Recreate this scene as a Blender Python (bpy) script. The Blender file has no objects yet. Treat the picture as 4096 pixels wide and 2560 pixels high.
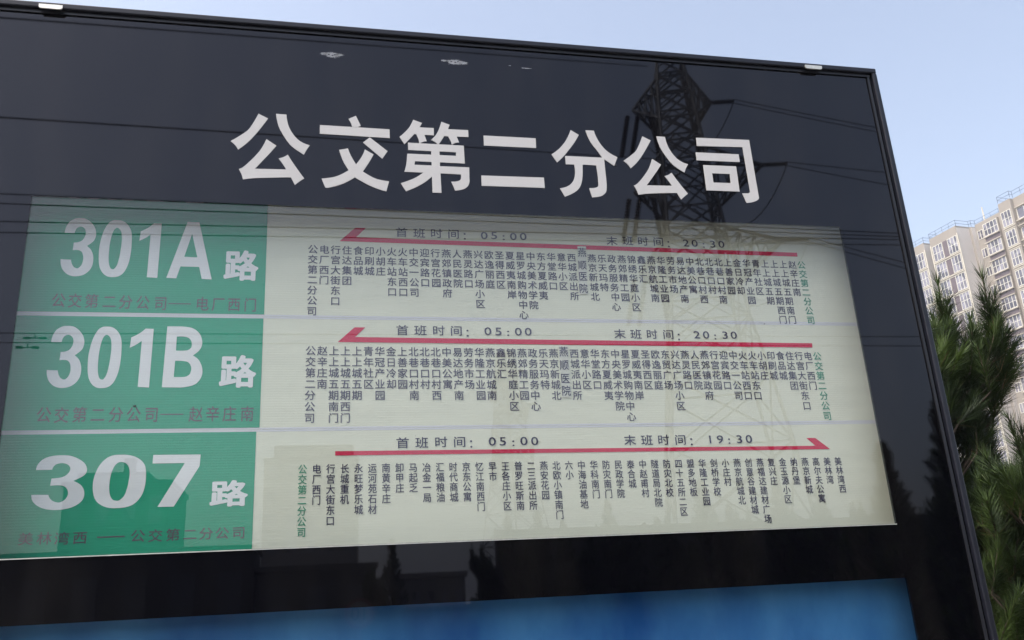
import bpy, bmesh, math, random
from mathutils import Vector, Matrix

sc = bpy.context.scene
COL = sc.collection
rad = math.radians

# ---------------------------------------------------------------- camera, sky, sun, exposure
SIGN_Y = 1.75          # the glass front of the sign stands in the plane y = 1.75 and faces -y
cam = bpy.data.cameras.new('camera')
cam.sensor_width = 36.0
cam.lens = 36.0 * 3528.0 / 4096.0
cam.clip_start = 0.05
cam.clip_end = 4000.0
cam_ob = bpy.data.objects.new('camera', cam)
COL.objects.link(cam_ob)
rx = Vector((0.97821541, -0.20023117, -0.05479139))       # picture-right
dn = Vector((0.01262699, 0.32083948, -0.94704941))        # picture-down
fw = Vector((0.20720805, 0.92572647, 0.31637844))         # view direction
cam_ob.matrix_world = Matrix(((rx.x, -dn.x, -fw.x, 0.0), (rx.y, -dn.y, -fw.y, 0.0), (rx.z, -dn.z, -fw.z, 1.55), (0, 0, 0, 1)))
sc.camera = cam_ob

SUN_AZ, SUN_EL = -109.0, 54.0      # degrees from +y, negative towards -x: high on the viewer's side, in line with the sign
world = bpy.data.worlds.new('World')
sc.world = world
world.use_nodes = True
wn = world.node_tree
sky = wn.nodes.new('ShaderNodeTexSky')
sky.sky_type = 'NISHITA'
sky.sun_disc = False
sky.sun_elevation = rad(SUN_EL)
sky.sun_rotation = rad(SUN_AZ)
sky.dust_density = 4.5
sky.air_density = 1.0
sky.ozone_density = 1.0
hs = wn.nodes.new('ShaderNodeHueSaturation')
hs.inputs['Saturation'].default_value = 0.72
wn.links.new(sky.outputs[0], hs.inputs['Color'])
wn.links.new(hs.outputs[0], wn.nodes['Background'].inputs['Color'])
wn.nodes['Background'].inputs['Strength'].default_value = 0.13

sun = bpy.data.lights.new('sun', 'SUN')
sun.energy = 0.6
sun.angle = rad(10)
sun.color = (1.0, 0.93, 0.84)
sun_ob = bpy.data.objects.new('sun', sun)
COL.objects.link(sun_ob)
sd = Vector((math.sin(rad(SUN_AZ)) * math.cos(rad(SUN_EL)), math.cos(rad(SUN_AZ)) * math.cos(rad(SUN_EL)), math.sin(rad(SUN_EL))))
sun_ob.rotation_euler = sd.to_track_quat('Z', 'Y').to_euler()
sun_ob.location = (-20, -20, 40)

sc.view_settings.view_transform = 'Standard'
sc.view_settings.look = 'None'
sc.view_settings.gamma = 1.0
sc.view_settings.use_curve_mapping = False
sc.view_settings.exposure = 1.38
sc.render.engine = 'CYCLES'
sc.cycles.max_bounces = 8
sc.cycles.transparent_max_bounces = 12

# ---------------------------------------------------------------- traced lettering, in metres on the sign (x, z)
TITLE = [[[(-0.148,2.6159),(-0.1276,2.6054),(-0.1294,2.6021),(-0.1314,2.5985),(-0.1337,2.5946),(-0.1365,2.59),(-0.1398,2.5844),(-0.1437,2.5781),(-0.1478,2.5716),(-0.1518,2.5655),(-0.1558,2.5597),(-0.1599,2.554),(-0.164,2.5485),(-0.1683,2.5433),(-0.1728,2.5385),(-0.1774,2.5339),(-0.1821,2.5295),(-0.1868,2.5253),(-0.1882,2.5278),(-0.1896,2.5303),(-0.1912,2.5328),(-0.1931,2.5353),(-0.1953,2.5377),(-0.1978,2.5401),(-0.2005,2.5424),(-0.2033,2.5448),(-0.1985,2.5483),(-0.1938,2.5519),(-0.1893,2.5554),(-0.1849,2.559),(-0.1807,2.5625),(-0.1766,2.566),(-0.1728,2.5695),(-0.1694,2.5731),(-0.1666,2.5768),(-0.1642,2.5807),(-0.1621,2.5845),(-0.1601,2.5884),(-0.1582,2.5923),(-0.1564,2.5962),(-0.1547,2.6),(-0.1532,2.6036),(-0.1517,2.6069),(-0.1504,2.61),(-0.1492,2.613)]],[[(-0.111,2.6182),(-0.0888,2.6178),(-0.0886,2.6144),(-0.0883,2.611),(-0.0879,2.6075),(-0.0872,2.6037),(-0.0863,2.5995),(-0.0853,2.5951),(-0.084,2.5906),(-0.0824,2.5862),(-0.0804,2.5818),(-0.0782,2.5773),(-0.0757,2.573),(-0.0731,2.569),(-0.0704,2.5653),(-0.0674,2.5618),(-0.0644,2.5585),(-0.0615,2.5558),(-0.0586,2.5535),(-0.0557,2.5517),(-0.0529,2.5501),(-0.0499,2.5487),(-0.0469,2.5474),(-0.0438,2.5463),(-0.0407,2.5453),(-0.0376,2.5444),(-0.0395,2.5414),(-0.0413,2.5385),(-0.043,2.5355),(-0.0446,2.5326),(-0.046,2.5297),(-0.0473,2.5268),(-0.0485,2.5239),(-0.0497,2.521),(-0.0531,2.5231),(-0.0565,2.5253),(-0.06,2.5276),(-0.0634,2.53),(-0.067,2.5326),(-0.0706,2.5353),(-0.0741,2.5383),(-0.0775,2.5416),(-0.0806,2.5451),(-0.0834,2.5488),(-0.0862,2.553),(-0.0892,2.5577),(-0.0926,2.5633),(-0.0962,2.5697),(-0.0996,2.5761),(-0.1024,2.5819),(-0.1044,2.5867),(-0.1058,2.5909),(-0.1069,2.595),(-0.1079,2.5993),(-0.1089,2.6039),(-0.1097,2.6086),(-0.1104,2.6134)]],[[(-0.1293,2.5542),(-0.1081,2.5394),(-0.1119,2.5338),(-0.1159,2.528),(-0.1203,2.5217),(-0.1253,2.5148),(-0.1311,2.5071),(-0.1374,2.4988),(-0.144,2.49),(-0.1509,2.4811),(-0.086,2.4829),(-0.0879,2.4864),(-0.0899,2.4898),(-0.0918,2.4931),(-0.0938,2.4964),(-0.0959,2.4996),(-0.0981,2.5026),(-0.1003,2.5056),(-0.1025,2.5086),(-0.1001,2.5094),(-0.0977,2.5102),(-0.0954,2.5111),(-0.093,2.5123),(-0.0907,2.5137),(-0.0883,2.5153),(-0.0859,2.5171),(-0.0836,2.5189),(-0.0807,2.5139),(-0.0777,2.5086),(-0.0743,2.5028),(-0.0702,2.4963),(-0.0654,2.4889),(-0.0599,2.4808),(-0.0541,2.4722),(-0.048,2.4634),(-0.0506,2.4615),(-0.0532,2.4595),(-0.0557,2.4574),(-0.0581,2.4554),(-0.0604,2.4533),(-0.0626,2.4512),(-0.0648,2.449),(-0.067,2.4468),(-0.0757,2.4645),(-0.0827,2.464),(-0.09,2.4636),(-0.0978,2.4631),(-0.1065,2.4624),(-0.1168,2.4617),(-0.1282,2.4608),(-0.1395,2.4599),(-0.1492,2.459),(-0.1569,2.458),(-0.1634,2.4569),(-0.1691,2.4558),(-0.1743,2.4547),(-0.1749,2.4575),(-0.1756,2.4604),(-0.1764,2.4633),(-0.1775,2.4663),(-0.1787,2.4693),(-0.1802,2.4725),(-0.1818,2.4757),(-0.1834,2.4789),(-0.1813,2.4799),(-0.179,2.4811),(-0.1764,2.4829),(-0.1734,2.4856),(-0.1697,2.4894),(-0.1654,2.4942),(-0.1611,2.4993),(-0.157,2.5043),(-0.1531,2.5093),(-0.1494,2.5144),(-0.1459,2.5194),(-0.1429,2.5239),(-0.1407,2.5276),(-0.139,2.5307),(-0.1375,2.5338),(-0.136,2.5373),(-0.1343,2.5412),(-0.1326,2.5454),(-0.131,2.5497)]],[[(0.0613,2.6252),(0.0721,2.6006),(0.0639,2.5955),(0.0535,2.5954),(0.053,2.5979),(0.0524,2.6004),(0.0517,2.6029),(0.0508,2.6055),(0.0497,2.6081),(0.0484,2.6108),(0.0469,2.6135),(0.0453,2.6162)]],[[(-0.0167,2.5965),(0.1358,2.5955),(0.136,2.5733),(-0.0169,2.5748)]],[[(0.092,2.5723),(0.1308,2.54),(0.1191,2.5208),(0.0769,2.5588)]],[[(0.0253,2.537),(0.0442,2.5418),(0.0457,2.5374),(0.0473,2.5328),(0.049,2.5282),(0.0511,2.5235),(0.0535,2.5186),(0.0562,2.5136),(0.0591,2.5084),(0.062,2.5033),(0.0654,2.5084),(0.0687,2.5135),(0.0717,2.5185),(0.0743,2.5234),(0.0764,2.5281),(0.0782,2.5326),(0.0797,2.5371),(0.0811,2.5415),(0.1,2.53),(0.0976,2.525),(0.0952,2.52),(0.0926,2.5148),(0.0898,2.5095),(0.0867,2.504),(0.0834,2.4984),(0.08,2.4926),(0.0764,2.4868),(0.0799,2.4844),(0.0835,2.482),(0.0872,2.4796),(0.091,2.4774),(0.0948,2.4752),(0.0986,2.4731),(0.1028,2.4712),(0.1077,2.4695),(0.1133,2.4682),(0.1196,2.4671),(0.1263,2.4662),(0.1333,2.4654),(0.1271,2.4408),(0.1222,2.442),(0.1174,2.4432),(0.1125,2.4447),(0.1075,2.4464),(0.1026,2.4482),(0.0978,2.4503),(0.0927,2.4526),(0.087,2.4555),(0.0807,2.4589),(0.0739,2.4628),(0.0668,2.467),(0.0595,2.4714),(0.0553,2.4684),(0.0511,2.4654),(0.0468,2.4625),(0.0424,2.4597),(0.0378,2.4571),(0.0331,2.4546),(0.0284,2.4523),(0.0234,2.4502),(0.0179,2.4481),(0.0119,2.4461),(0.0063,2.4445),(0.0021,2.4434),(0.0001,2.4432),(-0.0016,2.4434),(-0.0029,2.4438),(-0.0036,2.4445),(-0.0114,2.4649),(-0.0056,2.4657),(0.0001,2.4667),(0.0056,2.4677),(0.0106,2.4689),(0.0151,2.4702),(0.019,2.4717),(0.0229,2.4734),(0.027,2.4755),(0.0316,2.4782),(0.0363,2.4813),(0.0411,2.4846),(0.0461,2.4881),(0.0433,2.4928),(0.0406,2.4974),(0.038,2.502),(0.0358,2.5065),(0.0338,2.511),(0.0321,2.5154),(0.0306,2.5197),(0.0293,2.5237),(0.0281,2.5274),(0.0271,2.5307),(0.0262,2.5339)]],[[(0.1894,2.6237),(0.209,2.6168),(0.2033,2.605),(0.2355,2.6053),(0.2353,2.5869),(0.2137,2.5869),(0.2187,2.5707),(0.2166,2.5703),(0.2145,2.5698),(0.2124,2.5692),(0.2103,2.5684),(0.2082,2.5675),(0.2062,2.5664),(0.2041,2.5652),(0.2021,2.5639),(0.2018,2.5665),(0.2015,2.5691),(0.201,2.5718),(0.2003,2.5746),(0.1994,2.5775),(0.1983,2.5805),(0.1971,2.5837),(0.1958,2.5868),(0.191,2.5872),(0.1886,2.5842),(0.186,2.5811),(0.1834,2.578),(0.1807,2.5747),(0.1778,2.5712),(0.1748,2.5676),(0.1718,2.5639),(0.1686,2.5601),(0.1577,2.5779),(0.161,2.5812),(0.1643,2.5844),(0.1674,2.5877),(0.1703,2.5909),(0.1731,2.5942),(0.1757,2.5975),(0.178,2.6007),(0.18,2.6037),(0.1816,2.6064),(0.1829,2.6088),(0.1839,2.6112),(0.185,2.6136),(0.1861,2.6161),(0.1872,2.6186),(0.1883,2.6212)]],[[(0.2532,2.623),(0.272,2.6162),(0.268,2.6047),(0.3144,2.605),(0.3146,2.5872),(0.2872,2.5868),(0.2925,2.5719),(0.2902,2.5717),(0.2879,2.5714),(0.2857,2.5709),(0.2836,2.5702),(0.2816,2.5693),(0.2796,2.5681),(0.2777,2.5667),(0.2759,2.5653),(0.2753,2.5679),(0.2746,2.5705),(0.2738,2.5731),(0.2729,2.5757),(0.2717,2.5783),(0.2704,2.5809),(0.269,2.5836),(0.2675,2.5862),(0.2587,2.5864),(0.2572,2.5835),(0.2557,2.5807),(0.254,2.5779),(0.2524,2.5751),(0.2506,2.5723),(0.2487,2.5694),(0.2468,2.5666),(0.2448,2.5638),(0.243,2.5655),(0.2411,2.5671),(0.2392,2.5687),(0.2372,2.5701),(0.2351,2.5714),(0.233,2.5725),(0.2308,2.5735),(0.2286,2.5746),(0.2312,2.5773),(0.2337,2.58),(0.236,2.5828),(0.2382,2.5857),(0.2402,2.5888),(0.242,2.592),(0.2437,2.5952),(0.2452,2.5984),(0.2466,2.6016),(0.2477,2.6048),(0.2488,2.608),(0.2498,2.6111),(0.2507,2.6141),(0.2516,2.6171),(0.2524,2.62)]],[[(0.1764,2.5643),(0.3027,2.5642),(0.3034,2.5188),(0.2471,2.519),(0.2468,2.509),(0.3131,2.5096),(0.3125,2.4814),(0.3126,2.4787),(0.3125,2.476),(0.3123,2.4733),(0.3118,2.4708),(0.311,2.4683),(0.3101,2.4659),(0.3089,2.4635),(0.3072,2.4613),(0.305,2.4592),(0.3024,2.4571),(0.2995,2.4552),(0.2962,2.4536),(0.2924,2.4524),(0.2883,2.4515),(0.2839,2.4508),(0.2794,2.4502),(0.2712,2.4716),(0.2739,2.4717),(0.2764,2.4719),(0.279,2.4721),(0.2814,2.4725),(0.2837,2.4731),(0.286,2.4737),(0.2881,2.4746),(0.2898,2.4756),(0.2911,2.4768),(0.2921,2.4783),(0.2928,2.4799),(0.2934,2.4817),(0.2937,2.4838),(0.2938,2.4861),(0.2938,2.4885),(0.2936,2.491),(0.2475,2.4912),(0.2484,2.4428),(0.2287,2.4428),(0.2283,2.4823),(0.2243,2.4784),(0.2202,2.4745),(0.216,2.4707),(0.2115,2.4671),(0.2067,2.4635),(0.2017,2.4601),(0.1965,2.4568),(0.1913,2.4537),(0.1861,2.4508),(0.1809,2.4481),(0.1755,2.4455),(0.1702,2.443),(0.1589,2.4625),(0.163,2.464),(0.167,2.4656),(0.1711,2.4673),(0.1753,2.4691),(0.1797,2.4712),(0.1842,2.4735),(0.1887,2.4759),(0.193,2.4785),(0.1971,2.4814),(0.2012,2.4845),(0.2052,2.4878),(0.2091,2.4912),(0.1672,2.4909),(0.1685,2.4956),(0.1698,2.5004),(0.1709,2.5054),(0.1719,2.5109),(0.1727,2.5168),(0.1734,2.5231),(0.1739,2.5297),(0.1744,2.5364),(0.228,2.5369),(0.228,2.546),(0.1767,2.5459)],[(0.2467,2.5464),(0.2845,2.5464),(0.2842,2.5372),(0.2468,2.537)],[(0.1912,2.5186),(0.2283,2.5186),(0.2285,2.5098),(0.1899,2.5095)]],[[(0.3498,2.5934),(0.4725,2.5939),(0.4719,2.5685),(0.3496,2.5675)]],[[(0.3402,2.4907),(0.4853,2.4927),(0.4856,2.4666),(0.3397,2.4649)]],[[(0.5587,2.6214),(0.5778,2.6096),(0.5751,2.6047),(0.5723,2.5998),(0.5693,2.5947),(0.5659,2.5894),(0.5619,2.5837),(0.5574,2.5776),(0.5529,2.5716),(0.5486,2.5661),(0.5449,2.5612),(0.5415,2.5568),(0.5381,2.5526),(0.5346,2.5486),(0.5309,2.5447),(0.5272,2.541),(0.5234,2.5375),(0.5196,2.534),(0.5077,2.554),(0.5129,2.5579),(0.5179,2.5619),(0.5228,2.566),(0.5273,2.5703),(0.5316,2.575),(0.5357,2.5799),(0.5395,2.5848),(0.5428,2.5894),(0.5455,2.5936),(0.5478,2.5976),(0.5498,2.6015),(0.5517,2.6054),(0.5536,2.6094),(0.5554,2.6134),(0.5571,2.6174)]],[[(0.5955,2.6233),(0.616,2.6233),(0.6167,2.6197),(0.6175,2.6161),(0.6185,2.6123),(0.6199,2.6083),(0.6216,2.604),(0.6235,2.5994),(0.6257,2.5948),(0.628,2.5904),(0.6304,2.5864),(0.633,2.5826),(0.6356,2.5789),(0.6384,2.5756),(0.6412,2.5726),(0.644,2.57),(0.647,2.5675),(0.6504,2.5651),(0.6543,2.5626),(0.6586,2.5602),(0.6631,2.5579),(0.6678,2.5556),(0.6577,2.5323),(0.6346,2.5485),(0.6346,2.541),(0.6345,2.5337),(0.6345,2.5265),(0.6345,2.5196),(0.6346,2.513),(0.6347,2.5067),(0.6348,2.5006),(0.6348,2.4949),(0.6347,2.4895),(0.6346,2.4845),(0.6343,2.4799),(0.6339,2.4757),(0.6335,2.4721),(0.6331,2.4689),(0.6324,2.4661),(0.6313,2.4633),(0.6295,2.4607),(0.6272,2.4582),(0.6247,2.456),(0.6221,2.4541),(0.6194,2.4526),(0.6165,2.4515),(0.6134,2.4506),(0.6103,2.4498),(0.607,2.4491),(0.6037,2.4486),(0.6002,2.4482),(0.5968,2.4478),(0.5916,2.4713),(0.5947,2.4714),(0.5977,2.4715),(0.6006,2.4717),(0.6033,2.4722),(0.606,2.4728),(0.6086,2.4736),(0.6108,2.4747),(0.6126,2.476),(0.6137,2.4777),(0.6144,2.4798),(0.6147,2.482),(0.6149,2.4843),(0.6151,2.4891),(0.6152,2.494),(0.6153,2.4992),(0.6152,2.5048),(0.615,2.511),(0.6146,2.5175),(0.6142,2.5243),(0.6137,2.5312),(0.5806,2.5315),(0.5799,2.5234),(0.5793,2.5158),(0.5786,2.5088),(0.578,2.5029),(0.5774,2.4985),(0.5769,2.4952),(0.5763,2.4923),(0.5756,2.4892),(0.5746,2.4856),(0.5735,2.4821),(0.5722,2.4786),(0.5706,2.4753),(0.5689,2.4723),(0.567,2.4695),(0.5648,2.4668),(0.5621,2.4641),(0.5589,2.4614),(0.5552,2.4588),(0.5513,2.4563),(0.5475,2.454),(0.5436,2.452),(0.5398,2.4501),(0.5358,2.4485),(0.5319,2.4468),(0.5215,2.4671),(0.5254,2.4681),(0.5292,2.4691),(0.5328,2.4702),(0.5363,2.4716),(0.5396,2.4733),(0.5427,2.4752),(0.5456,2.4773),(0.5482,2.4796),(0.5506,2.4822),(0.5526,2.4849),(0.5545,2.4878),(0.5561,2.4909),(0.5575,2.4942),(0.5586,2.4976),(0.5596,2.5012),(0.5603,2.5047),(0.5609,2.5082),(0.5612,2.5117),(0.5614,2.5152),(0.5614,2.5185),(0.5613,2.5216),(0.5611,2.5246),(0.5607,2.5276),(0.5602,2.5305),(0.5404,2.5301),(0.5403,2.5517),(0.6304,2.5524),(0.6283,2.5561),(0.626,2.5599),(0.6236,2.5639),(0.6208,2.5682),(0.6176,2.5732),(0.6139,2.5786),(0.6102,2.584),(0.6071,2.5892),(0.6047,2.5939),(0.6028,2.5984),(0.6011,2.6027),(0.5996,2.607),(0.5983,2.6112),(0.5972,2.6153),(0.5963,2.6194)]],[[(0.736,2.616),(0.7559,2.6058),(0.7541,2.6026),(0.7522,2.5992),(0.7499,2.5954),(0.7472,2.5909),(0.7439,2.5855),(0.7402,2.5794),(0.7362,2.5731),(0.7322,2.5671),(0.7283,2.5615),(0.7244,2.556),(0.7203,2.5507),(0.7161,2.5457),(0.7117,2.541),(0.7072,2.5366),(0.7026,2.5323),(0.698,2.5282),(0.6967,2.5307),(0.6953,2.5331),(0.6937,2.5355),(0.6918,2.5379),(0.6896,2.5402),(0.6872,2.5425),(0.6846,2.5448),(0.6819,2.5471),(0.6865,2.5505),(0.6911,2.554),(0.6956,2.5574),(0.6998,2.5608),(0.704,2.5643),(0.708,2.5676),(0.7117,2.571),(0.715,2.5745),(0.7177,2.5782),(0.7201,2.5819),(0.7221,2.5856),(0.7241,2.5894),(0.726,2.5931),(0.7278,2.5969),(0.7294,2.6007),(0.7309,2.6041),(0.7323,2.6073),(0.7336,2.6103),(0.7348,2.6132)]],[[(0.7722,2.6182),(0.7938,2.6178),(0.7941,2.6146),(0.7943,2.6113),(0.7948,2.6079),(0.7954,2.6042),(0.7963,2.6002),(0.7973,2.5959),(0.7986,2.5915),(0.8002,2.5872),(0.8021,2.5829),(0.8043,2.5786),(0.8067,2.5745),(0.8092,2.5706),(0.8119,2.567),(0.8148,2.5636),(0.8177,2.5604),(0.8206,2.5577),(0.8234,2.5555),(0.8262,2.5538),(0.829,2.5523),(0.8319,2.5509),(0.8349,2.5496),(0.8379,2.5486),(0.8409,2.5476),(0.844,2.5468),(0.8422,2.5439),(0.8404,2.541),(0.8387,2.5381),(0.8371,2.5353),(0.8357,2.5325),(0.8345,2.5297),(0.8333,2.5269),(0.8322,2.5241),(0.8288,2.5261),(0.8255,2.5282),(0.8221,2.5304),(0.8187,2.5328),(0.8152,2.5353),(0.8117,2.538),(0.8082,2.5408),(0.8049,2.544),(0.8019,2.5474),(0.7992,2.551),(0.7964,2.5551),(0.7935,2.5596),(0.7902,2.5651),(0.7867,2.5713),(0.7833,2.5775),(0.7806,2.5831),(0.7786,2.5877),(0.7773,2.5918),(0.7762,2.5958),(0.7752,2.5999),(0.7742,2.6044),(0.7734,2.6089),(0.7728,2.6136)]],[[(0.7542,2.5562),(0.775,2.5419),(0.7713,2.5365),(0.7673,2.5308),(0.763,2.5247),(0.7581,2.518),(0.7525,2.5106),(0.7464,2.5025),(0.7398,2.494),(0.7331,2.4854),(0.7966,2.4871),(0.7947,2.4905),(0.7928,2.4938),(0.7909,2.497),(0.789,2.5002),(0.7869,2.5033),(0.7848,2.5062),(0.7827,2.5091),(0.7805,2.512),(0.7828,2.5128),(0.7851,2.5136),(0.7874,2.5145),(0.7898,2.5156),(0.7921,2.517),(0.7944,2.5186),(0.7967,2.5203),(0.799,2.522),(0.8018,2.5171),(0.8047,2.512),(0.8081,2.5064),(0.8121,2.5001),(0.8168,2.4929),(0.8221,2.4851),(0.8278,2.4768),(0.8337,2.4683),(0.8312,2.4663),(0.8287,2.4644),(0.8263,2.4624),(0.8239,2.4605),(0.8217,2.4584),(0.8195,2.4564),(0.8173,2.4543),(0.8152,2.4522),(0.8067,2.4692),(0.7999,2.4688),(0.7928,2.4684),(0.7851,2.4679),(0.7766,2.4673),(0.7665,2.4666),(0.7553,2.4657),(0.7443,2.4649),(0.7348,2.4639),(0.7272,2.463),(0.7209,2.4619),(0.7153,2.4609),(0.7102,2.4598),(0.7096,2.4625),(0.7089,2.4653),(0.7081,2.4681),(0.7071,2.471),(0.7059,2.474),(0.7045,2.477),(0.7029,2.4802),(0.7013,2.4833),(0.7034,2.4842),(0.7056,2.4854),(0.7082,2.4872),(0.7111,2.4897),(0.7148,2.4934),(0.7189,2.498),(0.7232,2.503),(0.7272,2.5079),(0.7309,2.5127),(0.7346,2.5177),(0.738,2.5225),(0.7409,2.5268),(0.7431,2.5304),(0.7448,2.5335),(0.7462,2.5365),(0.7477,2.5398),(0.7494,2.5437),(0.751,2.5477),(0.7526,2.5519)]],[[(0.8744,2.6208),(1.0138,2.6231),(1.014,2.6046),(1.0142,2.586),(1.0144,2.5673),(1.0146,2.5484),(1.0149,2.5291),(1.0151,2.5095),(1.0154,2.4898),(1.0157,2.47),(1.0159,2.4682),(1.0158,2.4664),(1.0155,2.4646),(1.0146,2.463),(1.0131,2.4613),(1.011,2.4598),(1.0086,2.4583),(1.0061,2.457),(1.0034,2.4558),(1.0005,2.4547),(0.9975,2.4538),(0.9945,2.4529),(0.9914,2.4523),(0.9882,2.4518),(0.985,2.4514),(0.9818,2.451),(0.9742,2.4759),(0.9898,2.4766),(0.9955,2.4804),(0.9934,2.602),(0.8736,2.5984)]],[[(0.8681,2.5804),(0.9802,2.5816),(0.9798,2.5604),(0.8681,2.5589)]],[[(0.8831,2.5469),(0.9684,2.548),(0.9677,2.4802),(0.8827,2.4796)],[(0.9031,2.526),(0.9488,2.5265),(0.9482,2.5017),(0.9032,2.5012)]]]
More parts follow.
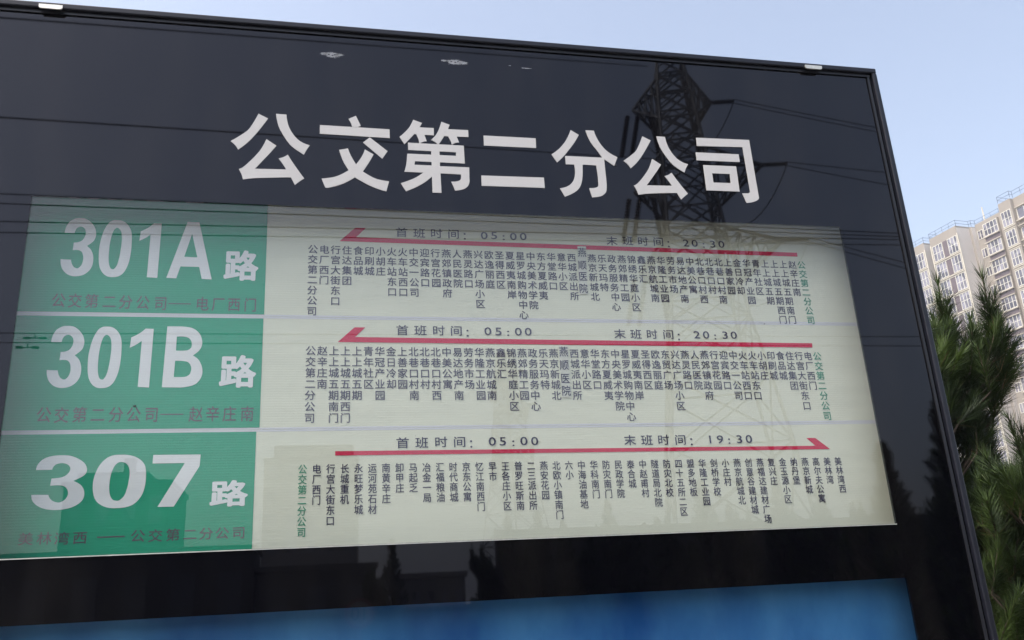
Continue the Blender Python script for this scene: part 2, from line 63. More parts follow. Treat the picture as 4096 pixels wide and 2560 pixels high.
NUMBERS = [[[[(-0.5315,2.3518),(-0.5313,2.3562),(-0.5309,2.3606),(-0.5301,2.365),(-0.5285,2.3695),(-0.5265,2.3741),(-0.5241,2.3779),(-0.5213,2.3808),(-0.5181,2.383),(-0.5149,2.3847),(-0.5118,2.3858),(-0.5086,2.3864),(-0.5051,2.3866),(-0.5013,2.3866),(-0.4972,2.3862),(-0.4933,2.3851),(-0.4895,2.3832),(-0.4859,2.3805),(-0.4826,2.3774),(-0.4795,2.3739),(-0.4767,2.37),(-0.4743,2.366),(-0.4727,2.3618),(-0.4716,2.3574),(-0.4709,2.3533),(-0.4706,2.3496),(-0.4708,2.346),(-0.4714,2.3427),(-0.4721,2.3398),(-0.4733,2.337),(-0.4751,2.3341),(-0.4781,2.3309),(-0.4818,2.3274),(-0.4859,2.3239),(-0.4831,2.3215),(-0.4804,2.319),(-0.478,2.3162),(-0.4761,2.313),(-0.4745,2.3095),(-0.4732,2.3059),(-0.4722,2.3019),(-0.4715,2.2977),(-0.4712,2.2934),(-0.4711,2.2889),(-0.4714,2.2843),(-0.4721,2.2799),(-0.4734,2.2758),(-0.4752,2.2719),(-0.4773,2.2684),(-0.48,2.2652),(-0.483,2.2623),(-0.4863,2.2599),(-0.4899,2.2582),(-0.4937,2.2569),(-0.4975,2.2562),(-0.5011,2.2558),(-0.5046,2.2558),(-0.5081,2.2563),(-0.5115,2.2571),(-0.5149,2.2584),(-0.5181,2.2602),(-0.5213,2.2627),(-0.5243,2.2658),(-0.5269,2.2691),(-0.529,2.2726),(-0.5306,2.2764),(-0.5319,2.2803),(-0.5327,2.2844),(-0.5332,2.2887),(-0.5335,2.293),(-0.5136,2.2922),(-0.5131,2.2894),(-0.5125,2.2866),(-0.5116,2.284),(-0.5104,2.2814),(-0.509,2.2789),(-0.5074,2.2769),(-0.5056,2.2753),(-0.5036,2.2742),(-0.5018,2.2735),(-0.5002,2.2734),(-0.4988,2.2737),(-0.4974,2.2747),(-0.4958,2.2763),(-0.4941,2.2787),(-0.4927,2.2814),(-0.4917,2.2846),(-0.4911,2.2883),(-0.4907,2.2918),(-0.4906,2.295),(-0.4908,2.2981),(-0.4913,2.3011),(-0.4921,2.3041),(-0.4932,2.307),(-0.4944,2.3094),(-0.4958,2.3112),(-0.4975,2.3125),(-0.4993,2.3134),(-0.5012,2.314),(-0.5034,2.3142),(-0.5056,2.3143),(-0.5079,2.3141),(-0.5102,2.3138),(-0.5126,2.3134),(-0.5119,2.3308),(-0.5095,2.3309),(-0.507,2.3311),(-0.5045,2.3317),(-0.5019,2.3326),(-0.4992,2.3338),(-0.4968,2.3355),(-0.495,2.338),(-0.4934,2.341),(-0.4922,2.3441),(-0.4914,2.3473),(-0.4908,2.3505),(-0.4908,2.3537),(-0.4912,2.3567),(-0.4921,2.3596),(-0.4933,2.3621),(-0.4949,2.3641),(-0.4969,2.3657),(-0.4988,2.3668),(-0.5006,2.3673),(-0.5025,2.3674),(-0.5042,2.367),(-0.506,2.3661),(-0.5078,2.3648),(-0.5093,2.3632),(-0.5104,2.361),(-0.5112,2.3584),(-0.5118,2.3561),(-0.5121,2.3544),(-0.5122,2.3531),(-0.5122,2.3519)]],[[(-0.434,2.3847),(-0.4309,2.3847),(-0.4273,2.3846),(-0.4239,2.384),(-0.4206,2.3829),(-0.4173,2.3812),(-0.4143,2.379),(-0.4113,2.376),(-0.4085,2.3725),(-0.4061,2.3685),(-0.4041,2.3645),(-0.4026,2.36),(-0.4014,2.3548),(-0.4005,2.3483),(-0.4,2.341),(-0.3997,2.3335),(-0.3995,2.3259),(-0.3995,2.318),(-0.3998,2.3102),(-0.4004,2.3023),(-0.4012,2.2944),(-0.4025,2.287),(-0.4044,2.28),(-0.4067,2.2735),(-0.4092,2.2681),(-0.412,2.2639),(-0.415,2.2609),(-0.4184,2.2585),(-0.422,2.2569),(-0.426,2.2561),(-0.4298,2.2558),(-0.4335,2.2556),(-0.4372,2.256),(-0.4407,2.2569),(-0.444,2.2586),(-0.4472,2.2609),(-0.4502,2.2639),(-0.453,2.2677),(-0.4555,2.2721),(-0.4576,2.2772),(-0.4591,2.2828),(-0.4602,2.2891),(-0.461,2.2958),(-0.4616,2.3032),(-0.462,2.3111),(-0.4621,2.3188),(-0.4618,2.326),(-0.4612,2.3329),(-0.4603,2.3399),(-0.4591,2.3472),(-0.4576,2.3546),(-0.4558,2.3613),(-0.4535,2.3675),(-0.4508,2.3732),(-0.4481,2.3777),(-0.4454,2.3807),(-0.4428,2.3825),(-0.4403,2.3838),(-0.4383,2.3845),(-0.4364,2.3847)],[(-0.4307,2.367),(-0.4292,2.3667),(-0.4276,2.366),(-0.426,2.3646),(-0.4244,2.3625),(-0.4229,2.3597),(-0.4216,2.3562),(-0.4207,2.3519),(-0.42,2.3468),(-0.4195,2.3413),(-0.4194,2.3353),(-0.4196,2.3287),(-0.4198,2.3222),(-0.4201,2.3159),(-0.4205,2.3096),(-0.421,2.3032),(-0.4219,2.2966),(-0.4229,2.2899),(-0.424,2.2843),(-0.4255,2.2802),(-0.4272,2.2771),(-0.4287,2.2748),(-0.4298,2.2737),(-0.4309,2.2732),(-0.4322,2.2733),(-0.4337,2.2736),(-0.4353,2.2745),(-0.4369,2.2761),(-0.4382,2.2787),(-0.4394,2.282),(-0.4404,2.286),(-0.4412,2.2902),(-0.4417,2.295),(-0.4422,2.3005),(-0.4424,2.3071),(-0.4425,2.3144),(-0.4425,2.3215),(-0.4423,2.3281),(-0.4419,2.3344),(-0.4413,2.3406),(-0.4405,2.3468),(-0.4394,2.3528),(-0.4382,2.3577),(-0.4369,2.3612),(-0.4356,2.3636),(-0.4343,2.3653),(-0.4331,2.3665),(-0.432,2.367)]],[[(-0.3588,2.3801),(-0.3433,2.3798),(-0.3438,2.256),(-0.3645,2.2571),(-0.3638,2.354),(-0.3667,2.3513),(-0.3698,2.3487),(-0.3731,2.3461),(-0.3768,2.3437),(-0.3809,2.3413),(-0.3851,2.3389),(-0.3839,2.3608),(-0.3787,2.3637),(-0.3737,2.3668),(-0.3692,2.3699),(-0.3654,2.3732),(-0.362,2.3766)]],[[(-0.2912,2.386),(-0.2673,2.3858),(-0.2355,2.255),(-0.2557,2.256),(-0.2622,2.2829),(-0.2995,2.2831),(-0.3065,2.256),(-0.3261,2.2568)],[(-0.2805,2.3587),(-0.2671,2.3046),(-0.2934,2.3053)]]],[[[(-0.5333,2.1145),(-0.5331,2.1188),(-0.5327,2.1231),(-0.5319,2.1274),(-0.5303,2.1319),(-0.5283,2.1364),(-0.5259,2.1402),(-0.523,2.143),(-0.5198,2.1452),(-0.5166,2.1468),(-0.5134,2.1479),(-0.5102,2.1485),(-0.5067,2.1487),(-0.5028,2.1487),(-0.4987,2.1483),(-0.4947,2.1473),(-0.491,2.1453),(-0.4873,2.1427),(-0.484,2.1397),(-0.4808,2.1362),(-0.478,2.1324),(-0.4756,2.1284),(-0.474,2.1243),(-0.4728,2.12),(-0.4721,2.116),(-0.4719,2.1123),(-0.4721,2.1088),(-0.4727,2.1056),(-0.4734,2.1027),(-0.4745,2.1),(-0.4765,2.0971),(-0.4794,2.0939),(-0.4832,2.0905),(-0.4873,2.0871),(-0.4844,2.0847),(-0.4817,2.0822),(-0.4794,2.0795),(-0.4774,2.0764),(-0.4758,2.073),(-0.4745,2.0693),(-0.4735,2.0654),(-0.4728,2.0613),(-0.4724,2.0571),(-0.4724,2.0527),(-0.4727,2.0481),(-0.4734,2.0438),(-0.4747,2.0398),(-0.4765,2.036),(-0.4787,2.0325),(-0.4813,2.0293),(-0.4844,2.0265),(-0.4877,2.0242),(-0.4913,2.0225),(-0.4952,2.0213),(-0.499,2.0205),(-0.5026,2.0201),(-0.5062,2.0202),(-0.5097,2.0206),(-0.5131,2.0214),(-0.5166,2.0226),(-0.5198,2.0244),(-0.523,2.0269),(-0.5261,2.0299),(-0.5287,2.0332),(-0.5308,2.0367),(-0.5324,2.0404),(-0.5337,2.0442),(-0.5346,2.0482),(-0.535,2.0524),(-0.5353,2.0567),(-0.5153,2.0559),(-0.5147,2.0531),(-0.5141,2.0504),(-0.5132,2.0478),(-0.512,2.0453),(-0.5106,2.0428),(-0.509,2.0408),(-0.5071,2.0393),(-0.5051,2.0382),(-0.5033,2.0375),(-0.5018,2.0374),(-0.5004,2.0377),(-0.4989,2.0387),(-0.4973,2.0403),(-0.4956,2.0426),(-0.4942,2.0453),(-0.4932,2.0485),(-0.4925,2.052),(-0.4921,2.0555),(-0.492,2.0587),(-0.4923,2.0618),(-0.4928,2.0647),(-0.4936,2.0676),(-0.4946,2.0704),(-0.4959,2.0728),(-0.4973,2.0745),(-0.499,2.0758),(-0.5008,2.0768),(-0.5028,2.0773),(-0.5049,2.0775),(-0.5072,2.0776),(-0.5095,2.0775),(-0.5118,2.0772),(-0.5143,2.0768),(-0.5136,2.0938),(-0.5111,2.0939),(-0.5086,2.0942),(-0.5061,2.0947),(-0.5034,2.0956),(-0.5007,2.0968),(-0.4983,2.0985),(-0.4964,2.1009),(-0.4949,2.1039),(-0.4937,2.1069),(-0.4928,2.11),(-0.4923,2.1133),(-0.4922,2.1163),(-0.4927,2.1193),(-0.4936,2.1222),(-0.4948,2.1246),(-0.4964,2.1266),(-0.4984,2.1281),(-0.5003,2.1292),(-0.5022,2.1298),(-0.504,2.1298),(-0.5058,2.1294),(-0.5076,2.1286),(-0.5094,2.1273),(-0.5109,2.1257),(-0.512,2.1235),(-0.5129,2.121),(-0.5135,2.1187),(-0.5138,2.1171),(-0.5139,2.1157),(-0.5138,2.1145)]],[[(-0.4345,2.148),(-0.4315,2.148),(-0.428,2.1479),(-0.4246,2.1473),(-0.4214,2.1461),(-0.4182,2.1445),(-0.4152,2.1423),(-0.4123,2.1393),(-0.4096,2.1358),(-0.4072,2.1319),(-0.4053,2.1278),(-0.4038,2.1234),(-0.4026,2.1182),(-0.4018,2.1117),(-0.4013,2.1045),(-0.401,2.097),(-0.4008,2.0894),(-0.4008,2.0816),(-0.4011,2.0738),(-0.4016,2.0659),(-0.4025,2.0581),(-0.4038,2.0507),(-0.4056,2.0437),(-0.4078,2.0373),(-0.4103,2.0318),(-0.413,2.0277),(-0.416,2.0246),(-0.4192,2.0223),(-0.4228,2.0208),(-0.4266,2.02),(-0.4304,2.0196),(-0.434,2.0195),(-0.4376,2.0198),(-0.441,2.0208),(-0.4443,2.0224),(-0.4474,2.0247),(-0.4503,2.0277),(-0.453,2.0314),(-0.4555,2.0359),(-0.4576,2.0409),(-0.459,2.0465),(-0.4601,2.0527),(-0.4609,2.0594),(-0.4615,2.0668),(-0.4619,2.0747),(-0.462,2.0823),(-0.4617,2.0895),(-0.4611,2.0964),(-0.4602,2.1034),(-0.4591,2.1107),(-0.4576,2.118),(-0.4558,2.1247),(-0.4535,2.1309),(-0.4509,2.1365),(-0.4483,2.141),(-0.4457,2.144),(-0.4431,2.1458),(-0.4407,2.1471),(-0.4387,2.1478),(-0.4368,2.148)],[(-0.4313,2.1303),(-0.4298,2.13),(-0.4282,2.1293),(-0.4267,2.1279),(-0.4251,2.1258),(-0.4237,2.1231),(-0.4224,2.1196),(-0.4215,2.1153),(-0.4208,2.1103),(-0.4204,2.1048),(-0.4203,2.0987),(-0.4204,2.0923),(-0.4207,2.0858),(-0.4209,2.0795),(-0.4213,2.0732),(-0.4219,2.0669),(-0.4226,2.0602),(-0.4236,2.0536),(-0.4248,2.048),(-0.4262,2.0439),(-0.4278,2.0408),(-0.4293,2.0386),(-0.4304,2.0374),(-0.4315,2.037),(-0.4327,2.037),(-0.4342,2.0374),(-0.4358,2.0382),(-0.4373,2.0398),(-0.4386,2.0424),(-0.4398,2.0458),(-0.4408,2.0496),(-0.4415,2.0539),(-0.4421,2.0587),(-0.4425,2.0641),(-0.4427,2.0707),(-0.4428,2.078),(-0.4428,2.085),(-0.4426,2.0916),(-0.4422,2.0979),(-0.4417,2.104),(-0.4408,2.1102),(-0.4398,2.1162),(-0.4386,2.1211),(-0.4374,2.1246),(-0.4361,2.127),(-0.4348,2.1287),(-0.4336,2.1298),(-0.4326,2.1303)]],[[(-0.3588,2.1445),(-0.3429,2.1442),(-0.3434,2.0205),(-0.3647,2.0217),(-0.364,2.1184),(-0.3669,2.1158),(-0.3701,2.1132),(-0.3735,2.1106),(-0.3773,2.1081),(-0.3815,2.1057),(-0.3858,2.1034),(-0.3846,2.1252),(-0.3793,2.1282),(-0.3742,2.1312),(-0.3695,2.1344),(-0.3655,2.1376),(-0.362,2.141)]],[[(-0.317,2.1499),(-0.3034,2.15),(-0.2908,2.1499),(-0.2804,2.1493),(-0.2733,2.1482),(-0.2681,2.1466),(-0.2637,2.1445),(-0.2595,2.1416),(-0.256,2.1382),(-0.2531,2.1345),(-0.2508,2.1304),(-0.249,2.1259),(-0.2478,2.1214),(-0.2471,2.117),(-0.247,2.1126),(-0.2475,2.1084),(-0.2487,2.1045),(-0.2505,2.1009),(-0.2529,2.0974),(-0.256,2.0941),(-0.2597,2.0909),(-0.2638,2.0878),(-0.2598,2.0854),(-0.2561,2.0827),(-0.2528,2.0795),(-0.25,2.0756),(-0.2477,2.0712),(-0.2458,2.0667),(-0.2444,2.0621),(-0.2436,2.0574),(-0.2432,2.0529),(-0.2434,2.0489),(-0.2441,2.045),(-0.2453,2.0412),(-0.2473,2.0371),(-0.2498,2.033),(-0.2528,2.0295),(-0.2561,2.027),(-0.2599,2.0252),(-0.2641,2.0237),(-0.2686,2.0225),(-0.2735,2.0215),(-0.2781,2.0209),(-0.2824,2.0205),(-0.2865,2.0204),(-0.2906,2.0205),(-0.3192,2.021)],[(-0.2972,2.128),(-0.2913,2.1283),(-0.2857,2.1283),(-0.2809,2.1278),(-0.2771,2.1267),(-0.274,2.1252),(-0.2716,2.1232),(-0.2696,2.1206),(-0.2683,2.1174),(-0.2674,2.1143),(-0.267,2.1112),(-0.2671,2.1081),(-0.2678,2.1053),(-0.2692,2.1029),(-0.2713,2.1008),(-0.2738,2.0993),(-0.277,2.0984),(-0.2807,2.098),(-0.2845,2.0978),(-0.2886,2.0978),(-0.2928,2.0979),(-0.2972,2.0981)],[(-0.2972,2.0764),(-0.2924,2.0765),(-0.2876,2.0764),(-0.2832,2.0761),(-0.2792,2.0756),(-0.2754,2.0748),(-0.2723,2.0735),(-0.27,2.0716),(-0.2682,2.0692),(-0.2669,2.0667),(-0.2659,2.0642),(-0.2653,2.0616),(-0.2652,2.0588),(-0.2655,2.0555),(-0.2662,2.052),(-0.2673,2.049),(-0.2689,2.0468),(-0.2709,2.0451),(-0.2733,2.0438),(-0.2757,2.0429),(-0.2785,2.0425),(-0.2821,2.0422),(-0.2867,2.0421),(-0.2922,2.0421),(-0.298,2.0422)]]],[[[(-0.5339,1.8597),(-0.5337,1.8631),(-0.5332,1.8666),(-0.5318,1.8701),(-0.5296,1.8737),(-0.5266,1.8773),(-0.5231,1.8804),(-0.5189,1.8827),(-0.5142,1.8844),(-0.5094,1.8857),(-0.5047,1.8866),(-0.5,1.8871),(-0.4949,1.8872),(-0.4892,1.8872),(-0.4831,1.8869),(-0.4773,1.8861),(-0.4717,1.8845),(-0.4664,1.8824),(-0.4615,1.88),(-0.4569,1.8772),(-0.4526,1.8741),(-0.4492,1.8709),(-0.4468,1.8676),(-0.4451,1.8641),(-0.4441,1.8609),(-0.4437,1.8579),(-0.444,1.8551),(-0.4448,1.8525),(-0.4459,1.8501),(-0.4476,1.848),(-0.4504,1.8457),(-0.4548,1.8431),(-0.4603,1.8404),(-0.4664,1.8376),(-0.4621,1.8357),(-0.4582,1.8337),(-0.4547,1.8314),(-0.4518,1.8289),(-0.4494,1.8262),(-0.4475,1.8233),(-0.446,1.8201),(-0.445,1.8168),(-0.4445,1.8134),(-0.4444,1.8098),(-0.4448,1.8062),(-0.4459,1.8027),(-0.4478,1.7994),(-0.4504,1.7964),(-0.4536,1.7936),(-0.4575,1.791),(-0.4621,1.7887),(-0.467,1.7869),(-0.4723,1.7855),(-0.4779,1.7845),(-0.4835,1.7839),(-0.4888,1.7836),(-0.4941,1.7836),(-0.4992,1.784),(-0.5043,1.7847),(-0.5093,1.7856),(-0.5141,1.7871),(-0.5188,1.7891),(-0.5233,1.7915),(-0.5272,1.7942),(-0.5302,1.797),(-0.5327,1.7999),(-0.5346,1.803),(-0.5358,1.8063),(-0.5365,1.8097),(-0.5369,1.8131),(-0.5075,1.8124),(-0.5067,1.8102),(-0.5058,1.808),(-0.5045,1.8059),(-0.5027,1.8039),(-0.5006,1.8019),(-0.4982,1.8003),(-0.4955,1.7991),(-0.4926,1.7982),(-0.4899,1.7976),(-0.4876,1.7975),(-0.4856,1.7978),(-0.4835,1.7986),(-0.481,1.7999),(-0.4785,1.8017),(-0.4765,1.8039),(-0.475,1.8065),(-0.474,1.8093),(-0.4734,1.8121),(-0.4733,1.8147),(-0.4737,1.8172),(-0.4744,1.8195),(-0.4756,1.8219),(-0.4771,1.8242),(-0.479,1.8261),(-0.4811,1.8275),(-0.4835,1.8285),(-0.4862,1.8293),(-0.4891,1.8297),(-0.4922,1.8299),(-0.4955,1.8299),(-0.4989,1.8298),(-0.5024,1.8296),(-0.506,1.8293),(-0.505,1.843),(-0.5014,1.8431),(-0.4977,1.8433),(-0.494,1.8437),(-0.49,1.8444),(-0.486,1.8454),(-0.4826,1.8468),(-0.4798,1.8487),(-0.4775,1.8511),(-0.4757,1.8536),(-0.4745,1.8561),(-0.4737,1.8587),(-0.4736,1.8612),(-0.4742,1.8636),(-0.4756,1.8658),(-0.4774,1.8678),(-0.4798,1.8694),(-0.4826,1.8707),(-0.4855,1.8715),(-0.4882,1.872),(-0.4909,1.872),(-0.4935,1.8717),(-0.4962,1.871),(-0.4988,1.87),(-0.501,1.8687),(-0.5027,1.8669),(-0.5039,1.8649),(-0.5048,1.8631),(-0.5053,1.8617),(-0.5054,1.8607),(-0.5053,1.8597)]],[[(-0.3884,1.8861),(-0.3837,1.8861),(-0.3783,1.886),(-0.373,1.8856),(-0.3681,1.8846),(-0.3632,1.8833),(-0.3585,1.8816),(-0.354,1.8792),(-0.3498,1.8764),(-0.3461,1.8733),(-0.3432,1.87),(-0.3408,1.8665),(-0.339,1.8623),(-0.3377,1.8572),(-0.337,1.8514),(-0.3365,1.8455),(-0.3362,1.8394),(-0.3362,1.8332),(-0.3366,1.827),(-0.3375,1.8207),(-0.3388,1.8145),(-0.3408,1.8086),(-0.3436,1.803),(-0.347,1.7979),(-0.3509,1.7936),(-0.3551,1.7903),(-0.3597,1.7878),(-0.3647,1.786),(-0.3703,1.7847),(-0.3762,1.7841),(-0.3821,1.7838),(-0.3877,1.7837),(-0.3932,1.7839),(-0.3985,1.7847),(-0.4036,1.786),(-0.4084,1.7879),(-0.4129,1.7903),(-0.4171,1.7932),(-0.421,1.7968),(-0.4241,1.8008),(-0.4264,1.8053),(-0.428,1.8102),(-0.4293,1.8155),(-0.4303,1.8214),(-0.4308,1.8277),(-0.4309,1.8338),(-0.4305,1.8395),(-0.4296,1.845),(-0.4282,1.8506),(-0.4265,1.8564),(-0.4242,1.8622),(-0.4214,1.8676),(-0.4179,1.8725),(-0.4138,1.877),(-0.4097,1.8805),(-0.4057,1.8829),(-0.4018,1.8844),(-0.398,1.8854),(-0.3949,1.886),(-0.392,1.8861)],[(-0.3835,1.872),(-0.3812,1.8718),(-0.3787,1.8712),(-0.3762,1.8701),(-0.3739,1.8685),(-0.3716,1.8662),(-0.3697,1.8635),(-0.3682,1.86),(-0.3672,1.856),(-0.3665,1.8517),(-0.3663,1.8469),(-0.3666,1.8417),(-0.367,1.8365),(-0.3674,1.8315),(-0.3679,1.8265),(-0.3688,1.8215),(-0.37,1.8162),(-0.3715,1.8109),(-0.3733,1.8064),(-0.3755,1.8032),(-0.378,1.8007),(-0.3803,1.7989),(-0.382,1.798),(-0.3837,1.7977),(-0.3856,1.7977),(-0.3879,1.798),(-0.3904,1.7986),(-0.3928,1.7999),(-0.3948,1.802),(-0.3966,1.8046),(-0.3981,1.8077),(-0.3993,1.8111),(-0.4001,1.8149),(-0.4008,1.8193),(-0.4012,1.8245),(-0.4013,1.8303),(-0.4012,1.836),(-0.4009,1.8412),(-0.4004,1.8462),(-0.3995,1.8511),(-0.3982,1.856),(-0.3966,1.8608),(-0.3948,1.8647),(-0.3928,1.8674),(-0.3908,1.8694),(-0.3888,1.8707),(-0.387,1.8716),(-0.3854,1.872)]],[[(-0.3258,1.8846),(-0.2376,1.8838),(-0.2383,1.8609),(-0.2817,1.7835),(-0.3113,1.7838),(-0.2663,1.8676),(-0.3261,1.8678)]]]]
LU = [[-0.1771, 2.2883, 0.07, 0.0686], [-0.1744, 2.0539, 0.0715, 0.0679], [-0.1807, 1.8059, 0.0708, 0.0503]]
TERMINUS = [[('公', -0.5283, 2.2032), ('交', -0.4977, 2.2028), ('第', -0.4661, 2.2024), ('二', -0.4325, 2.202), ('分', -0.4013, 2.2015), ('公', -0.3681, 2.2011), ('司', -0.3336, 2.2), ('电', -0.2516, 2.2), ('厂', -0.2197, 2.2), ('西', -0.1879, 2.2001), ('门', -0.155, 2.1996)], [('公', -0.5313, 1.9669), ('交', -0.4996, 1.9657), ('第', -0.4669, 1.9663), ('二', -0.4339, 1.9659), ('分', -0.4007, 1.966), ('公', -0.3681, 1.9657), ('司', -0.3347, 1.9653), ('赵', -0.251, 1.9651), ('辛', -0.219, 1.9657), ('庄', -0.1867, 1.9654), ('南', -0.1524, 1.9651)], [('美', -0.5379, 1.7322), ('林', -0.5062, 1.732), ('湾', -0.4759, 1.7308), ('西', -0.4446, 1.731), ('公', -0.3428, 1.7306), ('交', -0.3113, 1.7298), ('第', -0.2797, 1.7302), ('二', -0.2487, 1.73), ('分', -0.2194, 1.7303), ('公', -0.1899, 1.7302), ('司', -0.1592, 1.73)]]
DASH = [[(-0.3182, 2.1995), (-0.2743, 2.1999)], [(-0.3187, 1.9656), (-0.2748, 1.9653)], [(-0.4149, 1.7312), (-0.3657, 1.7299)]]
TIMES = [[('首', 0.1658, 2.3783), ('班', 0.2055, 2.3779), ('时', 0.2443, 2.3787), ('间', 0.2835, 2.3785), ('：', 0.3163, 2.3751), ('0', 0.3544, 2.3773), ('5', 0.3776, 2.3782), (':', 0.3999, 2.3765), ('0', 0.4228, 2.3773), ('0', 0.4463, 2.3781), ('末', 0.6608, 2.3744), ('班', 0.7004, 2.3758), ('时', 0.7387, 2.3761), ('间', 0.7776, 2.3761), ('：', 0.8102, 2.372), ('2', 0.8481, 2.3749), ('0', 0.8704, 2.375), (':', 0.8933, 2.3732), ('3', 0.917, 2.3743), ('0', 0.9397, 2.3747)], [('首', 0.1637, 2.1468), ('班', 0.2032, 2.1467), ('时', 0.2428, 2.1468), ('间', 0.2817, 2.1467), ('：', 0.3137, 2.1427), ('0', 0.3522, 2.1465), ('5', 0.376, 2.1462), (':', 0.3978, 2.145), ('0', 0.421, 2.1461), ('0', 0.4437, 2.1463), ('末', 0.6581, 2.1432), ('班', 0.6969, 2.143), ('时', 0.7354, 2.1431), ('间', 0.7754, 2.1429), ('：', 0.8078, 2.1386), ('2', 0.8462, 2.1429), ('0', 0.869, 2.1428), (':', 0.8915, 2.1409), ('3', 0.9167, 2.1427), ('0', 0.9387, 2.1429)], [('首', 0.1607, 1.9004), ('班', 0.2006, 1.9003), ('时', 0.2408, 1.901), ('间', 0.2801, 1.9006), ('：', 0.3118, 1.8972), ('0', 0.3501, 1.9005), ('5', 0.3729, 1.9004), (':', 0.3957, 1.8987), ('0', 0.4189, 1.9002), ('0', 0.4426, 1.8998), ('末', 0.6573, 1.8983), ('班', 0.6966, 1.898), ('时', 0.7352, 1.8979), ('间', 0.7751, 1.8973), ('：', 0.808, 1.894), ('1', 0.8461, 1.897), ('9', 0.8699, 1.8967), (':', 0.8917, 1.8955), ('3', 0.9166, 1.8965), ('0', 0.9399, 1.8967)]]
ARROW = [[(0.029, 2.3524), (0.0627, 2.3857), (0.0864, 2.3866), (0.0649, 2.3632), (1.1389, 2.3589), (1.1388, 2.3483)], [(0.0267, 2.119), (0.0617, 2.1522), (0.0846, 2.1524), (0.063, 2.1304), (1.1382, 2.1246), (1.1373, 2.1137)], [(0.0236, 1.8767), (0.0235, 1.8856), (1.1029, 1.8784), (1.0827, 1.8968), (1.1053, 1.8965), (1.1385, 1.87)]]
STICKER = [[(0.575, 2.3573), (0.5955, 2.3573), (0.589, 2.2384), (0.5691, 2.238)], [(0.511, 2.1126), (0.532, 2.1128), (0.5307, 1.9944), (0.5103, 1.9959)]]
STICKER_TEXT = [[('燕', 0.5842, 2.3419), ('顺', 0.5825, 2.3099), ('医', 0.5816, 2.2817), ('院', 0.5803, 2.252)], [('燕', 0.5215, 2.0997), ('顺', 0.5206, 2.0689), ('医', 0.5205, 2.0381), ('院', 0.5206, 2.0099)]]

ROUTE_NAMES = [
 '公交第二分公司 电厂西门 行宫大街东口 住达集团 食品城 印刷城 小胡庄 火车站东口 火车站西口 中交一公司 迎宾路口 行宫花园 燕郊镇政府 人民医院 燕灵路口 兴达广场小区 欧逸丽庭 圣得西区 夏威夷南岸 星罗城购物中心 中央美术学院 东方夏威夷 华堂路口 意华小区 西城派出所 - 燕京新城北 乐天玛特 政务服务中心 燕郊精工园 锦绣华庭小区 鑫乐汇 燕京航城南 华隆工业园 劳务市场 易达地产南 中美公寓 北巷口村西 北巷口村 北巷口村南 上善家园 金日冷却 华冠产业园 青年社区 上上城五期 上上城五期西门 上上城五期南门 赵辛庄南 公交第二分公司'.split(),
 '公交第二分公司 赵辛庄南 上上城五期南门 上上城五期西门 上上城五期 青年社区 华冠产业园 金日冷却 上善家园 北巷口村南 北巷口村 北巷口村西 中美公寓 易达地产南 劳务市场 华隆工业园 燕京航城南 鑫乐汇 锦绣华庭小区 燕郊精工园 政务服务中心 乐天玛特 燕京新城北 - 西城派出所 意华小区 华堂路口 东方夏威夷 中央美术学院 星罗城购物中心 夏威夷南岸 圣得西区 欧逸丽庭 东贸广场 兴达广场小区 燕灵路口 人民医院 燕郊镇政府 行宫花园 迎宾路口 中交一公司 火车站西口 火车站东口 小胡庄 印刷城 食品城 住达集团 行宫大街东口 电厂西门 公交第二分公司'.split(),
 '公交第二分公司 电厂西门 行宫大街东口 长城重机 永旺梦乐城 运河苑石材 南黄辛庄 卸甲庄 马起乏 冶金一局 汇福粮油 时代商城 京东公寓 忆江南西门 早市 王各庄小区 普罗旺斯南 二三派出所 燕安花园 北欧小镇南门 六小 中海油基地 华科南门 防灾南门 民政学院 泰合城 中赵甫村 隧道局北院 防灾北校 四十五所二区 盟多地板 华隆工业园 剑桥学校 小庄村 燕京航城北 创意谷建材城 燕福达建材广场 复兴庄 金玉源小区 纳丹堡 燕京新城 高尔夫公寓 美林湾 美林湾西'.split(),
]
# first column x, z / last column x, z / pitch / em width, em height / index of the green name
COLUMNS = [((-0.0278, 2.3205), (1.1293, 2.3154), 0.02355, 0.0219, 0.0215, 48),
           ((-0.0284, 2.0919), (1.1297, 2.0850), 0.02375, 0.0219, 0.0218, 49),
           ((-0.0401, 1.8462), (1.1369, 1.8377), 0.02040, 0.0180, 0.0200, 0)]

# ---------------------------------------------------------------- helpers
def link(o, parent=None):
    COL.objects.link(o)
    if parent is not None:
        o.parent = parent
        w = Vector((0, 0, 0)); p = parent; flat = True
        while p is not None:
            flat = flat and p.get('flat', 1); w += p.location; p = p.parent
        if flat:
            o.location = -w
    return o

def tag(o, label=None, cat=None, group=None, kind=None):
    if label: o['label'] = label
    if cat: o['category'] = cat
    if group: o['group'] = group
    if kind: o['kind'] = kind
    return o

def empty(name, loc, label, cat, group=None, rotz=0.0, flat=True):
    """An Empty at a thing's base. flat: its parts are modelled in world coordinates."""
    o = bpy.data.objects.new(name, None)
    o.location = loc
    o.rotation_euler = (0, 0, rotz)
    o.empty_display_size = 0.1
    COL.objects.link(o)
    if not flat:
        o['flat'] = 0
    return tag(o, label, cat, group)

